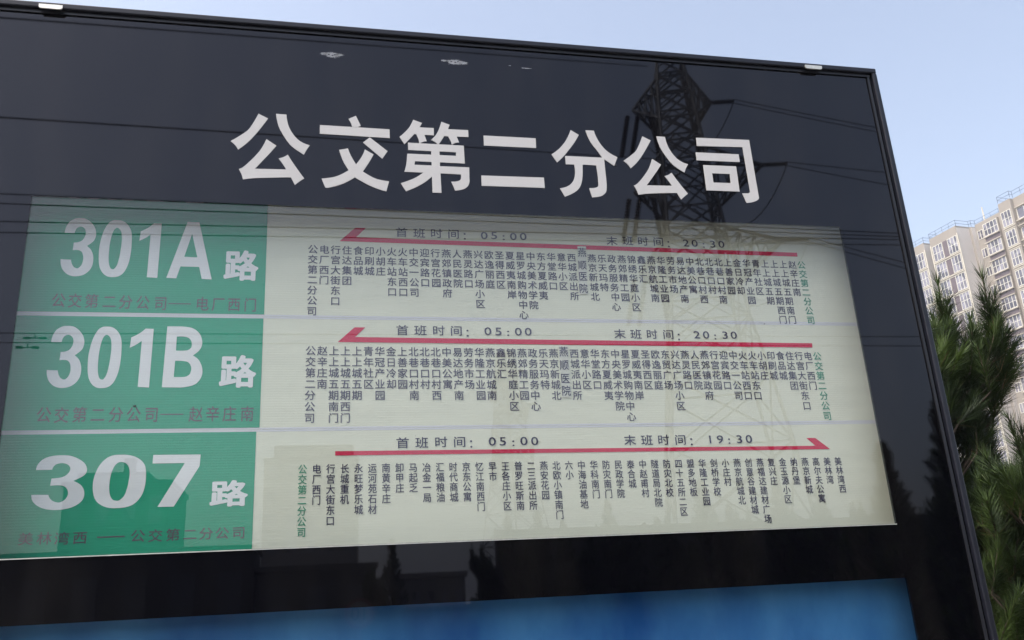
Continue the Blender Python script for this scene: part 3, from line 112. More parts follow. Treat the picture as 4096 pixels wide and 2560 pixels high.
class MB:
    """Collects boxes, bars, tubes and flat polygons and links them as one mesh object."""
    def __init__(self):
        self.v = []; self.f = []
    def add(self, vs, fs):
        n = len(self.v)
        self.v += [tuple(p) for p in vs]
        self.f += [tuple(i + n for i in f) for f in fs]
        return self
    def box(self, x0, x1, y0, y1, z0, z1):
        return self.add([(x0, y0, z0), (x1, y0, z0), (x1, y1, z0), (x0, y1, z0), (x0, y0, z1), (x1, y0, z1), (x1, y1, z1), (x0, y1, z1)],
                        [(3, 2, 1, 0), (4, 5, 6, 7), (0, 1, 5, 4), (1, 2, 6, 5), (2, 3, 7, 6), (3, 0, 4, 7)])
    def bar(self, a, b, w, h=None):
        a = Vector(a); b = Vector(b); d = (b - a)
        if d.length < 1e-6: return self
        d.normalize(); h = h or w
        u = d.cross(Vector((0, 0, 1)))
        if u.length < 1e-3: u = d.cross(Vector((1, 0, 0)))
        u.normalize(); t = u.cross(d)
        vs = []
        for p in (a, b):
            for su, st in ((-1, -1), (1, -1), (1, 1), (-1, 1)):
                vs.append(p + u * (su * w / 2) + t * (st * h / 2))
        return self.add(vs, [(0, 1, 2, 3), (7, 6, 5, 4), (0, 4, 5, 1), (1, 5, 6, 2), (2, 6, 7, 3), (3, 7, 4, 0)])
    def tube(self, pts, radii, n=7, cap=True):
        pts = [Vector(p) for p in pts]
        if not hasattr(radii, '__len__'): radii = [radii] * len(pts)
        rings = []; u = None
        base = len(self.v)
        for i, p in enumerate(pts):
            d = (pts[min(i + 1, len(pts) - 1)] - pts[max(i - 1, 0)]).normalized()
            if u is None:
                u = d.cross(Vector((0, 0, 1)))
                if u.length < 1e-3: u = d.cross(Vector((1, 0, 0)))
            else:
                u = u - d * u.dot(d)
            u.normalize(); t = d.cross(u)
            rings.append([p + (u * math.cos(2 * math.pi * k / n) + t * math.sin(2 * math.pi * k / n)) * radii[i] for k in range(n)])
        vs = [q for r in rings for q in r]; fs = []
        for i in range(len(pts) - 1):
            for k in range(n):
                fs.append((i * n + k, i * n + (k + 1) % n, (i + 1) * n + (k + 1) % n, (i + 1) * n + k))
        if cap:
            fs.append(tuple(range(n))[::-1]); fs.append(tuple((len(pts) - 1) * n + k for k in range(n)))
        return self.add(vs, fs)
    def quad_xz(self, x0, x1, z0, z1, y):
        return self.add([(x0, y, z0), (x1, y, z0), (x1, y, z1), (x0, y, z1)], [(0, 1, 2, 3)])
    def build(self, name, mat, parent=None, smooth=False, bevel=0.0):
        me = bpy.data.meshes.new(name)
        me.from_pydata(self.v, [], self.f)
        me.update()
        if smooth:
            for p in me.polygons: p.use_smooth = True
        me.materials.append(mat)
        o = bpy.data.objects.new(name, me)
        link(o, parent)
        if bevel:
            m = o.modifiers.new('bevel', 'BEVEL'); m.width = bevel; m.segments = 2; m.limit_method = 'ANGLE'; m.angle_limit = rad(50)
        return o

_tmp = {}
def curve_mesh(cu):
    o = bpy.data.objects.new('tmp', cu)
    COL.objects.link(o)
    dg = bpy.context.evaluated_depsgraph_get()
    dg.update()
    me = bpy.data.meshes.new_from_object(o.evaluated_get(dg))
    vs = [tuple(v.co) for v in me.vertices]; fs = [tuple(p.vertices) for p in me.polygons]
    bpy.data.objects.remove(o); bpy.data.curves.remove(cu); bpy.data.meshes.remove(me)
    return vs, fs

def char_mesh(ch, weight=0.0, extrude=0.0):
    k = (ch, weight, extrude)
    if k not in _tmp:
        cu = bpy.data.curves.new('tmp', 'FONT')
        cu.body = ch; cu.size = 1.0; cu.offset = weight; cu.resolution_u = 3; cu.extrude = extrude
        _tmp[k] = curve_mesh(cu)
    return _tmp[k]

def poly_mesh(polys, extrude=0.0):
    """polys: [[outer, hole, ...], ...] in (x, z)"""
    vs, fs = [], []
    for rings in polys:
        cu = bpy.data.curves.new('tmp', 'CURVE')
        cu.dimensions = '2D'; cu.fill_mode = 'BOTH' if extrude else 'FRONT'; cu.extrude = extrude
        for r in rings:
            sp = cu.splines.new('POLY')
            sp.points.add(len(r) - 1)
            for p, q in zip(sp.points, r): p.co = (q[0], q[1], 0, 1)
            sp.use_cyclic_u = True
        v, f = curve_mesh(cu)
        n = len(vs); vs += v; fs += [tuple(i + n for i in t) for t in f]
    return vs, fs

def put_flat(mb, mesh, y, sx=1.0, sz=1.0, x0=0.0, z0=0.0, flip=1):
    vs, fs = mesh
    mb.add([(x0 + v[0] * sx * flip, y - v[2], z0 + v[1] * sz) for v in vs], fs if flip == 1 else [t[::-1] for t in fs])

def put_char(mb, ch, cx, cz, w, h, y, weight=0.0, latin=False):
    """em box (w, h) centred on (cx, cz); weight thickens the strokes by printing them again, slightly shifted"""
    vs, fs = char_mesh(ch)
    if latin:
        xs = [v[0] for v in vs]; mx = (min(xs) + max(xs)) / 2; my = 0.341
    else:
        mx, my = 0.5, 0.375
    n = 0 if weight == 0 else 4 if weight < 0.02 else 10
    for k in range(max(1, n)):
        a = 2 * math.pi * (k + 0.5) / max(1, n); dx = weight * math.cos(a) * (1.3 if n == 4 else 1); dz = weight * math.sin(a) * (1.3 if n == 4 else 1)
        mb.add([(cx + (v[0] - mx + dx) * w, y - 0.00003 * k, cz + (v[1] - my + dz) * h) for v in vs], fs)

# ---------------------------------------------------------------- materials
def mat(name, color, rough=0.5, metal=0.0, var=0.0, scale=5.0, spec=0.5, bump=0.0, stretch=(1, 1, 1), coat=0.0, detail=4.0):
    m = bpy.data.materials.new(name); m.use_nodes = True
    nt = m.node_tree; b = nt.nodes['Principled BSDF']
    b.inputs['Roughness'].default_value = rough
    b.inputs['Metallic'].default_value = metal
    b.inputs['Specular IOR Level'].default_value = spec
    b.inputs['Coat Weight'].default_value = coat
    b.inputs['Base Color'].default_value = (*color, 1)
    if var or bump:
        tc = nt.nodes.new('ShaderNodeTexCoord'); mp = nt.nodes.new('ShaderNodeMapping'); no = nt.nodes.new('ShaderNodeTexNoise')
        mp.inputs['Scale'].default_value = stretch
        no.inputs['Scale'].default_value = scale; no.inputs['Detail'].default_value = detail; no.inputs['Roughness'].default_value = 0.6
        nt.links.new(tc.outputs['Object'], mp.inputs[0]); nt.links.new(mp.outputs[0], no.inputs['Vector'])
        if var:
            r = nt.nodes.new('ShaderNodeMapRange')
            r.inputs['From Min'].default_value = 0.3; r.inputs['From Max'].default_value = 0.7
            r.inputs['To Min'].default_value = 1 - var; r.inputs['To Max'].default_value = 1 + var
            nt.links.new(no.outputs['Fac'], r.inputs['Value'])
            mx = nt.nodes.new('ShaderNodeMix'); mx.data_type = 'RGBA'; mx.blend_type = 'MULTIPLY'
            mx.inputs['Factor'].default_value = 1.0
            mx.inputs['A'].default_value = (*color, 1)
            nt.links.new(r.outputs[0], mx.inputs['B'])
            nt.links.new(mx.outputs['Result'], b.inputs['Base Color'])
        if bump:
            bp = nt.nodes.new('ShaderNodeBump'); bp.inputs['Strength'].default_value = bump; bp.inputs['Distance'].default_value = 0.01
            nt.links.new(no.outputs['Fac'], bp.inputs['Height']); nt.links.new(bp.outputs[0], b.inputs['Normal'])
    return m

def paper(name, color, var=0.03):
    """printed film: matt, faint wavy horizontal ribs"""
    m = mat(name, color, rough=0.75, spec=0.2, var=var, scale=6.0, stretch=(0.5, 1, 6))
    nt = m.node_tree; b = nt.nodes['Principled BSDF']
    tc = nt.nodes.new('ShaderNodeTexCoord'); wv = nt.nodes.new('ShaderNodeTexWave')
    wv.wave_type = 'BANDS'; wv.bands_direction = 'Z'
    wv.inputs['Scale'].default_value = 60.0; wv.inputs['Distortion'].default_value = 0.6; wv.inputs['Detail'].default_value = 1.0
    nt.links.new(tc.outputs['Object'], wv.inputs['Vector'])
    bp = nt.nodes.new('ShaderNodeBump'); bp.inputs['Strength'].default_value = 0.12; bp.inputs['Distance'].default_value = 0.0008
    nt.links.new(wv.outputs['Fac'], bp.inputs['Height']); nt.links.new(bp.outputs[0], b.inputs['Normal'])
    return m

def glass_material():
    """clear sheet: each face lets light straight through and mirrors the Schlick share of it"""
    m = bpy.data.materials.new('clear_glass'); m.use_nodes = True
    nt = m.node_tree; nt.nodes.remove(nt.nodes['Principled BSDF'])
    out = nt.nodes['Material Output']
    lw = nt.nodes.new('ShaderNodeLayerWeight'); lw.inputs['Blend'].default_value = 0.5
    pw = nt.nodes.new('ShaderNodeMath'); pw.operation = 'POWER'; pw.inputs[1].default_value = 5.0
    ml = nt.nodes.new('ShaderNodeMath'); ml.operation = 'MULTIPLY_ADD'; ml.inputs[1].default_value = 0.95; ml.inputs[2].default_value = 0.05
    tr = nt.nodes.new('ShaderNodeBsdfTransparent'); tr.inputs[0].default_value = (0.97, 0.985, 0.975, 1)
    gl = nt.nodes.new('ShaderNodeBsdfGlossy'); gl.inputs['Roughness'].default_value = 0.0
    mx = nt.nodes.new('ShaderNodeMixShader')
    nt.links.new(lw.outputs['Facing'], pw.inputs[0]); nt.links.new(pw.outputs[0], ml.inputs[0]); nt.links.new(ml.outputs[0], mx.inputs[0])
    nt.links.new(tr.outputs[0], mx.inputs[1]); nt.links.new(gl.outputs[0], mx.inputs[2]); nt.links.new(mx.outputs[0], out.inputs['Surface'])
    return m

M = {}
M['panel'] = mat('black_backed_glass', (0.0022, 0.0024, 0.0040), rough=0.02, spec=0.45, var=0.5, scale=2.2)
M['panel'].node_tree.nodes['Principled BSDF'].inputs['Specular Tint'].default_value = (0.86, 0.88, 1.0, 1)
def dusty(m):
    nt = m.node_tree; b = nt.nodes['Principled BSDF']
    tc = nt.nodes.new('ShaderNodeTexCoord'); mp = nt.nodes.new('ShaderNodeMapping'); mp.inputs['Scale'].default_value = (7, 1, 1.6); mp.inputs['Rotation'].default_value = (0, 0.25, 0)
    no = nt.nodes.new('ShaderNodeTexNoise'); no.inputs['Scale'].default_value = 1.6; no.inputs['Detail'].default_value = 6
    cr = nt.nodes.new('ShaderNodeValToRGB')
    cr.color_ramp.elements[0].position = 0.42; cr.color_ramp.elements[0].color = (0.0016, 0.0017, 0.0030, 1)
    cr.color_ramp.elements[1].position = 0.86; cr.color_ramp.elements[1].color = (0.011, 0.010, 0.0095, 1)
    nt.links.new(tc.outputs['Object'], mp.inputs[0]); nt.links.new(mp.outputs[0], no.inputs['Vector']); nt.links.new(no.outputs['Fac'], cr.inputs[0]); nt.links.new(cr.outputs[0], b.inputs['Base Color'])
dusty(M['panel'])
M['frame'] = mat('black_painted_aluminium', (0.012, 0.013, 0.02), rough=0.32, spec=0.4, var=0.2, scale=30)
M['lip'] = mat('grey_gasket', (0.018, 0.019, 0.024), rough=0.35, spec=0.5)
M['glass'] = glass_material()
M['box_inside'] = mat('box_lining', (0.03, 0.03, 0.032), rough=0.6)
M['clip'] = mat('steel_clip', (0.72, 0.70, 0.62), rough=0.38, metal=0.6, var=0.15, scale=60)
M['vinyl'] = mat('white_vinyl', (0.62, 0.605, 0.585), rough=0.6, spec=0.25, var=0.03, scale=4)
M['sheet'] = paper('cream_print', (0.75, 0.735, 0.61))
M['line_print'] = paper('lavender_print', (0.68, 0.66, 0.70))
M['green'] = paper('green_print', (0.026, 0.34, 0.20))
M['number'] = paper('white_print', (0.80, 0.79, 0.80))
M['terminus'] = paper('grey_red_print', (0.125, 0.10, 0.125))
M['ink'] = mat('dark_violet_ink', (0.040, 0.033, 0.085), rough=0.7, spec=0.2)
M['faded_ink'] = mat('faded_violet_ink', (0.085, 0.075, 0.125), rough=0.7, spec=0.2)
M['green_ink'] = mat('green_ink', (0.06, 0.30, 0.19), rough=0.7, spec=0.2)
M['red'] = paper('crimson_print', (0.62, 0.02, 0.075))
M['sticker'] = mat('sticker_paper', (0.66, 0.64, 0.57), rough=0.5, spec=0.4)
M['residue'] = mat('glue_residue', (0.30, 0.31, 0.33), rough=0.8, var=0.3, scale=200)
M['bug'] = mat('dark_speck', (0.03, 0.03, 0.03), rough=0.8)
M['steel'] = mat('galvanised_steel', (0.16, 0.165, 0.17), rough=0.6, metal=0.3, var=0.15, scale=2)
M['wire'] = mat('weathered_wire', (0.02, 0.02, 0.022), rough=0.7)
M['insulator'] = mat('brown_porcelain', (0.05, 0.03, 0.025), rough=0.3)
M['post'] = mat('dark_post_paint', (0.02, 0.021, 0.025), rough=0.4)

# ================================================================ THE SETTING
def sheet(name, x0, x1, y0, y1, z, m):
    o = MB().add([(x0, y0, z), (x1, y0, z), (x1, y1, z), (x0, y1, z)], [(0, 1, 2, 3)]).build(name, m)
    o['kind'] = 'structure'
    return o
M['soil'] = mat('dry_soil', (0.10, 0.085, 0.06), rough=0.95, var=0.35, scale=0.7)
M['asphalt'] = mat('asphalt', (0.06, 0.06, 0.062), rough=0.9, var=0.25, scale=3)
M['kerbstone'] = mat('kerbstone', (0.35, 0.34, 0.32), rough=0.85, var=0.15, scale=4)
def paver_material():
    m = bpy.data.materials.new('concrete_pavers'); m.use_nodes = True
    nt = m.node_tree; b = nt.nodes['Principled BSDF']; b.inputs['Roughness'].default_value = 0.9
    tc = nt.nodes.new('ShaderNodeTexCoord'); br = nt.nodes.new('ShaderNodeTexBrick')
    br.inputs['Scale'].default_value = 5.0; br.inputs['Color1'].default_value = (0.15, 0.14, 0.13, 1); br.inputs['Color2'].default_value = (0.12, 0.11, 0.10, 1)
    br.inputs['Mortar'].default_value = (0.07, 0.065, 0.06, 1); br.inputs['Mortar Size'].default_value = 0.02
    nt.links.new(tc.outputs['Object'], br.inputs['Vector']); nt.links.new(br.outputs['Color'], b.inputs['Base Color'])
    return m
M['pavers'] = paver_material()
sheet('ground', -1500, 1500, -1500, 1500, 0.0, M['soil'])
pv = MB().box(-60, 60, -4.6, 2.6, -0.05, 0.12).build('pavement', M['pavers']); pv['kind'] = 'structure'
sheet('road', -300, 300, -13.0, -4.9, 0.004, M['asphalt'])
for n, (y0, y1) in enumerate(((-4.9, -4.603), (-13.3, -13.0))):
    o = MB().box(-60, 60, y0, y1, -0.05, 0.13).build('kerb', M['kerbstone']); o['kind'] = 'structure'
mk = MB()
for i in range(-18, 18):
    mk.add([(i * 6.0, -9.02, 0.008), (i * 6.0 + 3.0, -9.02, 0.008), (i * 6.0 + 3.0, -8.88, 0.008), (i * 6.0, -8.88, 0.008)], [(0, 1, 2, 3)])
o = mk.build('road_marking', mat('road_paint', (0.6, 0.6, 0.58), rough=0.8)); o['kind'] = 'structure'

# ================================================================ THE BUS STOP SIGN
XL, XR, ZB, ZT = -0.7635, 1.4034, 0.62, 2.8542         # outer edge of the frame
PX0, PX1, PZ0, PZ1 = XL + 0.015, XR - 0.015, ZB + 0.015, ZT - 0.015
WX0, WX1 = -0.5792, 1.2208
W1 = (1.6920, 2.3985)                                    # route window
W2 = (0.78, 1.5785)                                      # lower window
Y0 = SIGN_Y
DEEP = 0.075                                             # the prints stand 7.5 cm behind the glass
sign = empty('bus_stop_sign', (0.32, Y0 + 0.05, 0.12), 'large black framed bus stop board with white Chinese title above three green numbered route rows', 'bus stop sign')
f = MB()
FY0, FY1 = Y0 - 0.012, Y0 + 0.12
f.box(XL, XR, FY0, FY1, ZT - 0.015, ZT); f.box(XL, XR, FY0, FY1, ZB, ZB + 0.015)
f.box(XL, XL + 0.015, FY0, FY1, ZB + 0.015, ZT - 0.015); f.box(XR - 0.0135, XR, FY0, FY1, ZB + 0.015, ZT - 0.015)
f.build('frame', M['frame'], sign, bevel=0.003)
g = MB()                                                 # pale gasket line between frame and glass
gw = 0.0075
g.box(PX0 + 0.003, PX1 - 0.001, Y0 - 0.004, Y0 - 0.0005, PZ1 - gw, PZ1 - 0.0005)
g.box(PX1 - 0.010, PX1 - 0.004, Y0 - 0.004, Y0 - 0.0005, PZ0, PZ1 - gw - 0.0005)
g.box(PX0 + 0.003, PX0 + 0.009, Y0 - 0.004, Y0 - 0.0005, PZ0, PZ1 - gw - 0.0005)
g.build('gasket', M['lip'], sign)
# black-backed glass border with two clear openings
def border_panel():
    xs = [PX0 - 0.004, WX0, WX1, PX1 + 0.004]; zs = [PZ0 - 0.004, W2[0], W2[1], W1[0], W1[1], PZ1 + 0.004]
    bm = bmesh.new()
    def q(i, j):
        return bm.faces.new([bm.verts.new((x, Y0, z)) for x, z in ((xs[i], zs[j]), (xs[i + 1], zs[j]), (xs[i + 1], zs[j + 1]), (xs[i], zs[j + 1]))])
    fs = [q(i, j) for i in range(3) for j in range(5) if not (i == 1 and j in (1, 3))]
    bmesh.ops.remove_doubles(bm, verts=bm.verts, dist=1e-5)
    r = bmesh.ops.extrude_face_region(bm, geom=list(bm.faces))
    bmesh.ops.translate(bm, verts=[v for v in r['geom'] if isinstance(v, bmesh.types.BMVert)], vec=(0, 0.006, 0))
    bmesh.ops.recalc_face_normals(bm, faces=bm.faces)
    me = bpy.data.meshes.new('black_border'); bm.to_mesh(me); bm.free(); me.materials.append(M['panel'])
    return link(bpy.data.objects.new('black_border', me), sign)
border_panel()
for (z0, z1) in (W1, W2):
    MB().box(WX0 + 0.0003, WX1 - 0.0003, Y0 + 0.0004, Y0 + 0.0045, z0 + 0.0003, z1 - 0.0003).build('window_pane', M['glass'], sign)
    b = MB(); e = 0.06
    yb = Y0 + 0.0065
    b.box(WX0 - e - 0.01, WX0 - e, yb, Y0 + 0.095, z0 - e, z1 + e); b.box(WX1 + e, WX1 + e + 0.01, yb, Y0 + 0.095, z0 - e, z1 + e)
    b.box(WX0 - e - 0.01, WX1 + e + 0.01, yb, Y0 + 0.095, z1 + e, z1 + e + 0.01); b.box(WX0 - e - 0.01, WX1 + e + 0.01, yb, Y0 + 0.095, z0 - e - 0.01, z0 - e)
    b.box(WX0 - e - 0.01, WX1 + e + 0.01, Y0 + 0.0955, Y0 + 0.105, z0 - e - 0.01, z1 + e + 0.01)
    b.build('window_box', M['box_inside'], sign)
MB().box(WX0, WX1, Y0 - 0.0016, Y0 - 0.0002, W1[0] - 0.0022, W1[0] - 0.0004).build('edge_glint', M['clip'], sign)  # pale strip standing in for light caught on the cut glass edge
MB().box(XL + 0.004, XR - 0.004, Y0 + 0.1205, Y0 + 0.124, ZB + 0.004, ZT - 0.004).build('back_panel', M['frame'], sign)
for px in (XL + 0.25, XR - 0.25):
    MB().box(px - 0.045, px + 0.045, Y0 + 0.02, Y0 + 0.11, 0.12, ZB - 0.0005).build('post', M['post'], sign, bevel=0.006)
# steel clips that hold the glass at the top
def clip_mesh(cx):
    m = MB(); w = 0.0235
    z1 = ZT - 0.0085; z0 = ZT - 0.0190
    r = 0.005
    prof = [(-w, z1), (w, z1), (w, z0 + r)] + [(w - r + r * math.cos(a), z0 + r - r * math.sin(a)) for a in (0.4, 0.8, 1.2, 1.57)] + [(-w + r - r * math.sin(a), z0 + r - r * math.cos(a)) for a in (0, 0.4, 0.8, 1.2)] + [(-w, z0 + r)]
    n = len(prof)
    vs = [(cx + x, FY0 - 0.0035, z) for x, z in prof] + [(cx + x, FY0 - 0.0003, z) for x, z in prof]
    m.add(vs, [tuple(range(n))[::-1], tuple(range(n, 2 * n))] + [(i, (i + 1) % n, (i + 1) % n + n, i + n) for i in range(n)])
    return m
for cx in (-0.5850, 1.2202):
    clip_mesh(cx).build('clip', M['clip'], sign)
tl = MB(); put_flat(tl, poly_mesh(TITLE, 0.0008), Y0 - 0.0009); tl.build('title_lettering', M['vinyl'], sign)
# old glue under the top edge
rnd = random.Random(4)
def splat(cx, cz, w, h, n, seed):
    r = random.Random(seed); pts = []
    for i in range(n):
        a = 2 * math.pi * i / n
        k = r.uniform(0.55, 0.8) if i % 2 else r.uniform(0.8, 1.25)
        pts.append((cx + math.cos(a) * w * k, cz + math.sin(a) * h * k * (1.2 if math.sin(a) < 0 else 0.8)))
    return pts
for args in ((0.0067, 2.7818, 0.018, 0.0085, 44, 1), (0.0240, 2.7825, 0.010, 0.004, 24, 2), (-0.0110, 2.7832, 0.008, 0.004, 18, 3),
             (0.2890, 2.7872, 0.021, 0.0075, 46, 5), (0.3110, 2.7858, 0.010, 0.005, 20, 6), (0.2640, 2.7882, 0.009, 0.003, 16, 7), (0.4620, 2.7835, 0.016, 0.0013, 22, 11), (0.4220, 2.7875, 0.004, 0.001, 10, 12)):
    gr = MB()
    cx, cz, w, h, n, sdv = args
    holes = [splat(cx + dx * w, cz + dz * h, 0.14 * w, 0.22 * h, 9, sdv + 40 + k) for k, (dx, dz) in enumerate(((-0.35, 0.0), (0.1, -0.2), (0.4, 0.05)))] if w > 0.015 and h > 0.004 else []
    put_flat(gr, poly_mesh([[splat(*args)] + holes]), Y0 - 0.0006)
    gr.build('glue_residue', M['residue'], sign)

# ---------------------------------------------------------------- the three route strips behind the glass
KS = (Y0 + DEEP) / 1.80                                  # layout was measured for prints standing at y = 1.80
fx = lambda x: x * KS
fz = lambda z: 1.55 + (z - 1.55) * KS
YP = Y0 + DEEP
STRIP = [(fz(a), fz(b)) for a, b in ((2.16565, 2.438), (1.92705, 2.16555), (1.652, 1.92695))]
GREEN = [(fz(a), fz(b)) for a, b in ((2.1700, 2.4375), (1.9312, 2.1613), (1.6525, 1.9231))]
GX = [(fx(a), fx(b)) for a, b in ((-0.620, -0.1245), (-0.620, -0.1255), (-0.620, -0.1315))]
STRIP_LABEL = ['topmost route strip, 301A in slim white figures on a green block, red arrow',
               'middle route strip reading 301B in slim white figures on green, between the other two strips',
               'lowest route strip, 307 in wide white figures on a green block']
for r in range(3):
    z0, z1 = STRIP[r]
    root = empty('route_strip', (0.32, YP, z0), STRIP_LABEL[r], 'route strip', 'route strips behind the glass of the bus stop sign')
    MB().box(-0.628, 1.276, YP, YP + 0.003, z0, z1).build('sheet', M['sheet'], root)
    if r < 2: MB().quad_xz(-0.627, 1.275, z0 + 0.0003, z0 + 0.0041, YP - 0.0003).build('border_line', M['line_print'], root)
    if r > 0: MB().quad_xz(-0.627, 1.275, z1 - 0.0040, z1 - 0.0003, YP - 0.0003).build('border_line', M['line_print'], root)
    nb = MB().quad_xz(GX[r][0], GX[r][1], GREEN[r][0], GREEN[r][1], YP - 0.0006).build('number_block', M['green'], root)
    t = MB(); put_flat(t, poly_mesh(NUMBERS[r]), YP - 0.0012)
    cx, cz, w, h = LU[r]
    put_char(t, '路', cx, cz, w / 0.985, h / 0.965, YP - 0.0012, weight=0.034)
    t.build('number_lettering', M['number'], nb)
    t = MB()
    ew, eh = ((0.0275, 0.0325), (0.0280, 0.0330), (0.0270, 0.0245))[r]
    for c, x, z in TERMINUS[r]: put_char(t, c, x, z, ew, eh, YP - 0.0010, weight=0.008)
    (ax, az), (bx, bz) = DASH[r]
    t.quad_xz(ax, bx, (az + bz) / 2 - 0.0012, (az + bz) / 2 + 0.0012, YP - 0.0010)
    t.build('terminus_lettering', M['terminus'], nb)
    a = MB(); put_flat(a, poly_mesh([[ARROW[r]]]), YP - 0.0008); a.build('arrow', M['red'], root)
    for part in (TIMES[r][:10], TIMES[r][10:]):
        t = MB()
        for c, x, z in part:
            if c in '0123456789:': put_char(t, c, x, z, 0.0345, 0.0255, YP - 0.0010, weight=0.008, latin=True)
            else: put_char(t, c, x, z, 0.0285, 0.0245, YP - 0.0010, weight=0.008)
        t.build('timetable_lettering', M['ink'] if r == 2 else M['faded_ink'], root)
    (xa, za), (xb, zb), pitch, ew, eh, gi = COLUMNS[r]
    xa, xb, za, zb, pitch, ew, eh = fx(xa), fx(xb), fz(za), fz(zb), pitch * KS, ew * KS, eh * KS
    names = ROUTE_NAMES[r]
    for i, nm in enumerate(names):
        if nm == '-': continue
        u = i / (len(names) - 1)
        x = xa + (xb - xa) * u; z = za + (zb - za) * u
        t = MB()
        for k, c in enumerate(nm):
            put_char(t, c, x, z - k * pitch, ew, eh, YP - 0.0010, weight=0.010)
        o = t.build('stop_lettering', M['green_ink'] if i == gi else M['ink'] if r == 2 else M['faded_ink'], root)
        if i == gi: o['label'] = 'green name of the end stop'
    if r < 2:
        s = MB(); P = STICKER[r]
        s.add([(p[0], YP - 0.0022, p[1]) for p in P] + [(p[0], YP - 0.0016, p[1]) for p in P], [(3, 2, 1, 0), (4, 5, 6, 7), (0, 1, 5, 4), (1, 2, 6, 5), (2, 3, 7, 6), (3, 0, 4, 7)])
        so = s.build('sticker', M['sticker'], root); so['label'] = 'pasted paper patch with one more stop name'
        t = MB()
        for c, x, z in STICKER_TEXT[r]: put_char(t, c, x, z, 0.0215, 0.0245, YP - 0.0028, weight=0.006)
        t.build('lettering', M['ink'], so)

sp_ = MB()
rs = random.Random(8)
for (cx, cz, w) in ((0.6615, 2.5345, 0.0035), (-0.352, 1.965, 0.004), (0.979, 2.146, 0.0018), (1.06, 2.27, 0.001), (0.18, 1.90, 0.001)):
    put_flat(sp_, poly_mesh([[splat(cx, cz, w, w * 0.6, 12, int(cx * 900) % 97)]]), Y0 - 0.0022)
sp_.build('specks', M['bug'], sign)['kind'] = 'stuff'

def blue_print():
    m = bpy.data.materials.new('blue_sky_print'); m.use_nodes = True
    nt = m.node_tree; b = nt.nodes['Principled BSDF']; b.inputs['Roughness'].default_value = 0.7; b.inputs['Specular IOR Level'].default_value = 0.2
    tc = nt.nodes.new('ShaderNodeTexCoord'); mp = nt.nodes.new('ShaderNodeMapping'); mp.inputs['Scale'].default_value = (2.2, 1, 1.3)
    no = nt.nodes.new('ShaderNodeTexNoise'); no.inputs['Scale'].default_value = 2.4; no.inputs['Detail'].default_value = 5
    cr = nt.nodes.new('ShaderNodeValToRGB')
    cr.color_ramp.elements[0].position = 0.32; cr.color_ramp.elements[0].color = (0.012, 0.115, 0.38, 1)
    cr.color_ramp.elements[1].position = 0.72; cr.color_ramp.elements[1].color = (0.11, 0.36, 0.70, 1)
    nt.links.new(tc.outputs['Object'], mp.inputs[0]); nt.links.new(mp.outputs[0], no.inputs['Vector']); nt.links.new(no.outputs['Fac'], cr.inputs[0]); nt.links.new(cr.outputs[0], b.inputs['Base Color'])
    return m
bp_ = MB().box(-0.628, 1.276, YP, YP + 0.003, 0.745, 1.62).build('blue_poster', blue_print())
tag(bp_, 'plain cloudy blue poster in the lower window of the sign', 'poster')

# ================================================================ APARTMENT BLOCK
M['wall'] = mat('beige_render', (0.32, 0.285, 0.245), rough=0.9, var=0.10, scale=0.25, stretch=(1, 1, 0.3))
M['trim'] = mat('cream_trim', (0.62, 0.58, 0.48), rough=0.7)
M['side'] = mat('lit_side_render', (0.62, 0.58, 0.54), rough=0.9, var=0.06, scale=0.3)  # wall render with brighter light on the side faces put into its colour
M['winframe'] = mat('white_window_frame', (0.70, 0.68, 0.60), rough=0.5)
M['louvre'] = mat('brown_louvre', (0.13, 0.10, 0.11), rough=0.7, var=0.15, scale=2)
M['rail'] = mat('blue_grey_railing', (0.10, 0.13, 0.18), rough=0.5)
M['sandstone'] = mat('slab_edge', (0.46, 0.42, 0.35), rough=0.85, var=0.1, scale=1)
def window_glass():
    m = bpy.data.materials.new('window_glass'); m.use_nodes = True
    nt = m.node_tree; b = nt.nodes['Principled BSDF']
    b.inputs['Roughness'].default_value = 0.06; b.inputs['Specular IOR Level'].default_value = 0.8
    gp = nt.nodes.new('ShaderNodeNewGeometry'); vo = nt.nodes.new('ShaderNodeTexVoronoi'); vo.inputs['Scale'].default_value = 0.9
    cr = nt.nodes.new('ShaderNodeValToRGB')
    cr.color_ramp.elements[0].position = 0.15; cr.color_ramp.elements[0].color = (0.06, 0.055, 0.075, 1)
    cr.color_ramp.elements[1].position = 0.85; cr.color_ramp.elements[1].color = (0.30, 0.29, 0.34, 1)
    sp = nt.nodes.new('ShaderNodeSeparateColor')
    nt.links.new(gp.outputs['Position'], vo.inputs['Vector']); nt.links.new(vo.outputs['Color'], sp.inputs[0]); nt.links.new(sp.outputs[0], cr.inputs[0]); nt.links.new(cr.outputs[0], b.inputs['Base Color'])
    return m
M['winglass'] = window_glass()
bld = empty('apartment_block', (91.02, 103.59, 0.0), 'tall beige apartment block with white framed windows and roof railing beyond the pines', 'building', rotz=math.atan2(-0.99238, 0.12321), flat=False)
ROOF = 52.25
def seg(m, s0, s1, t0, t1, z0, z1): return m.box(s0, s1, t0, t1, z0, z1)
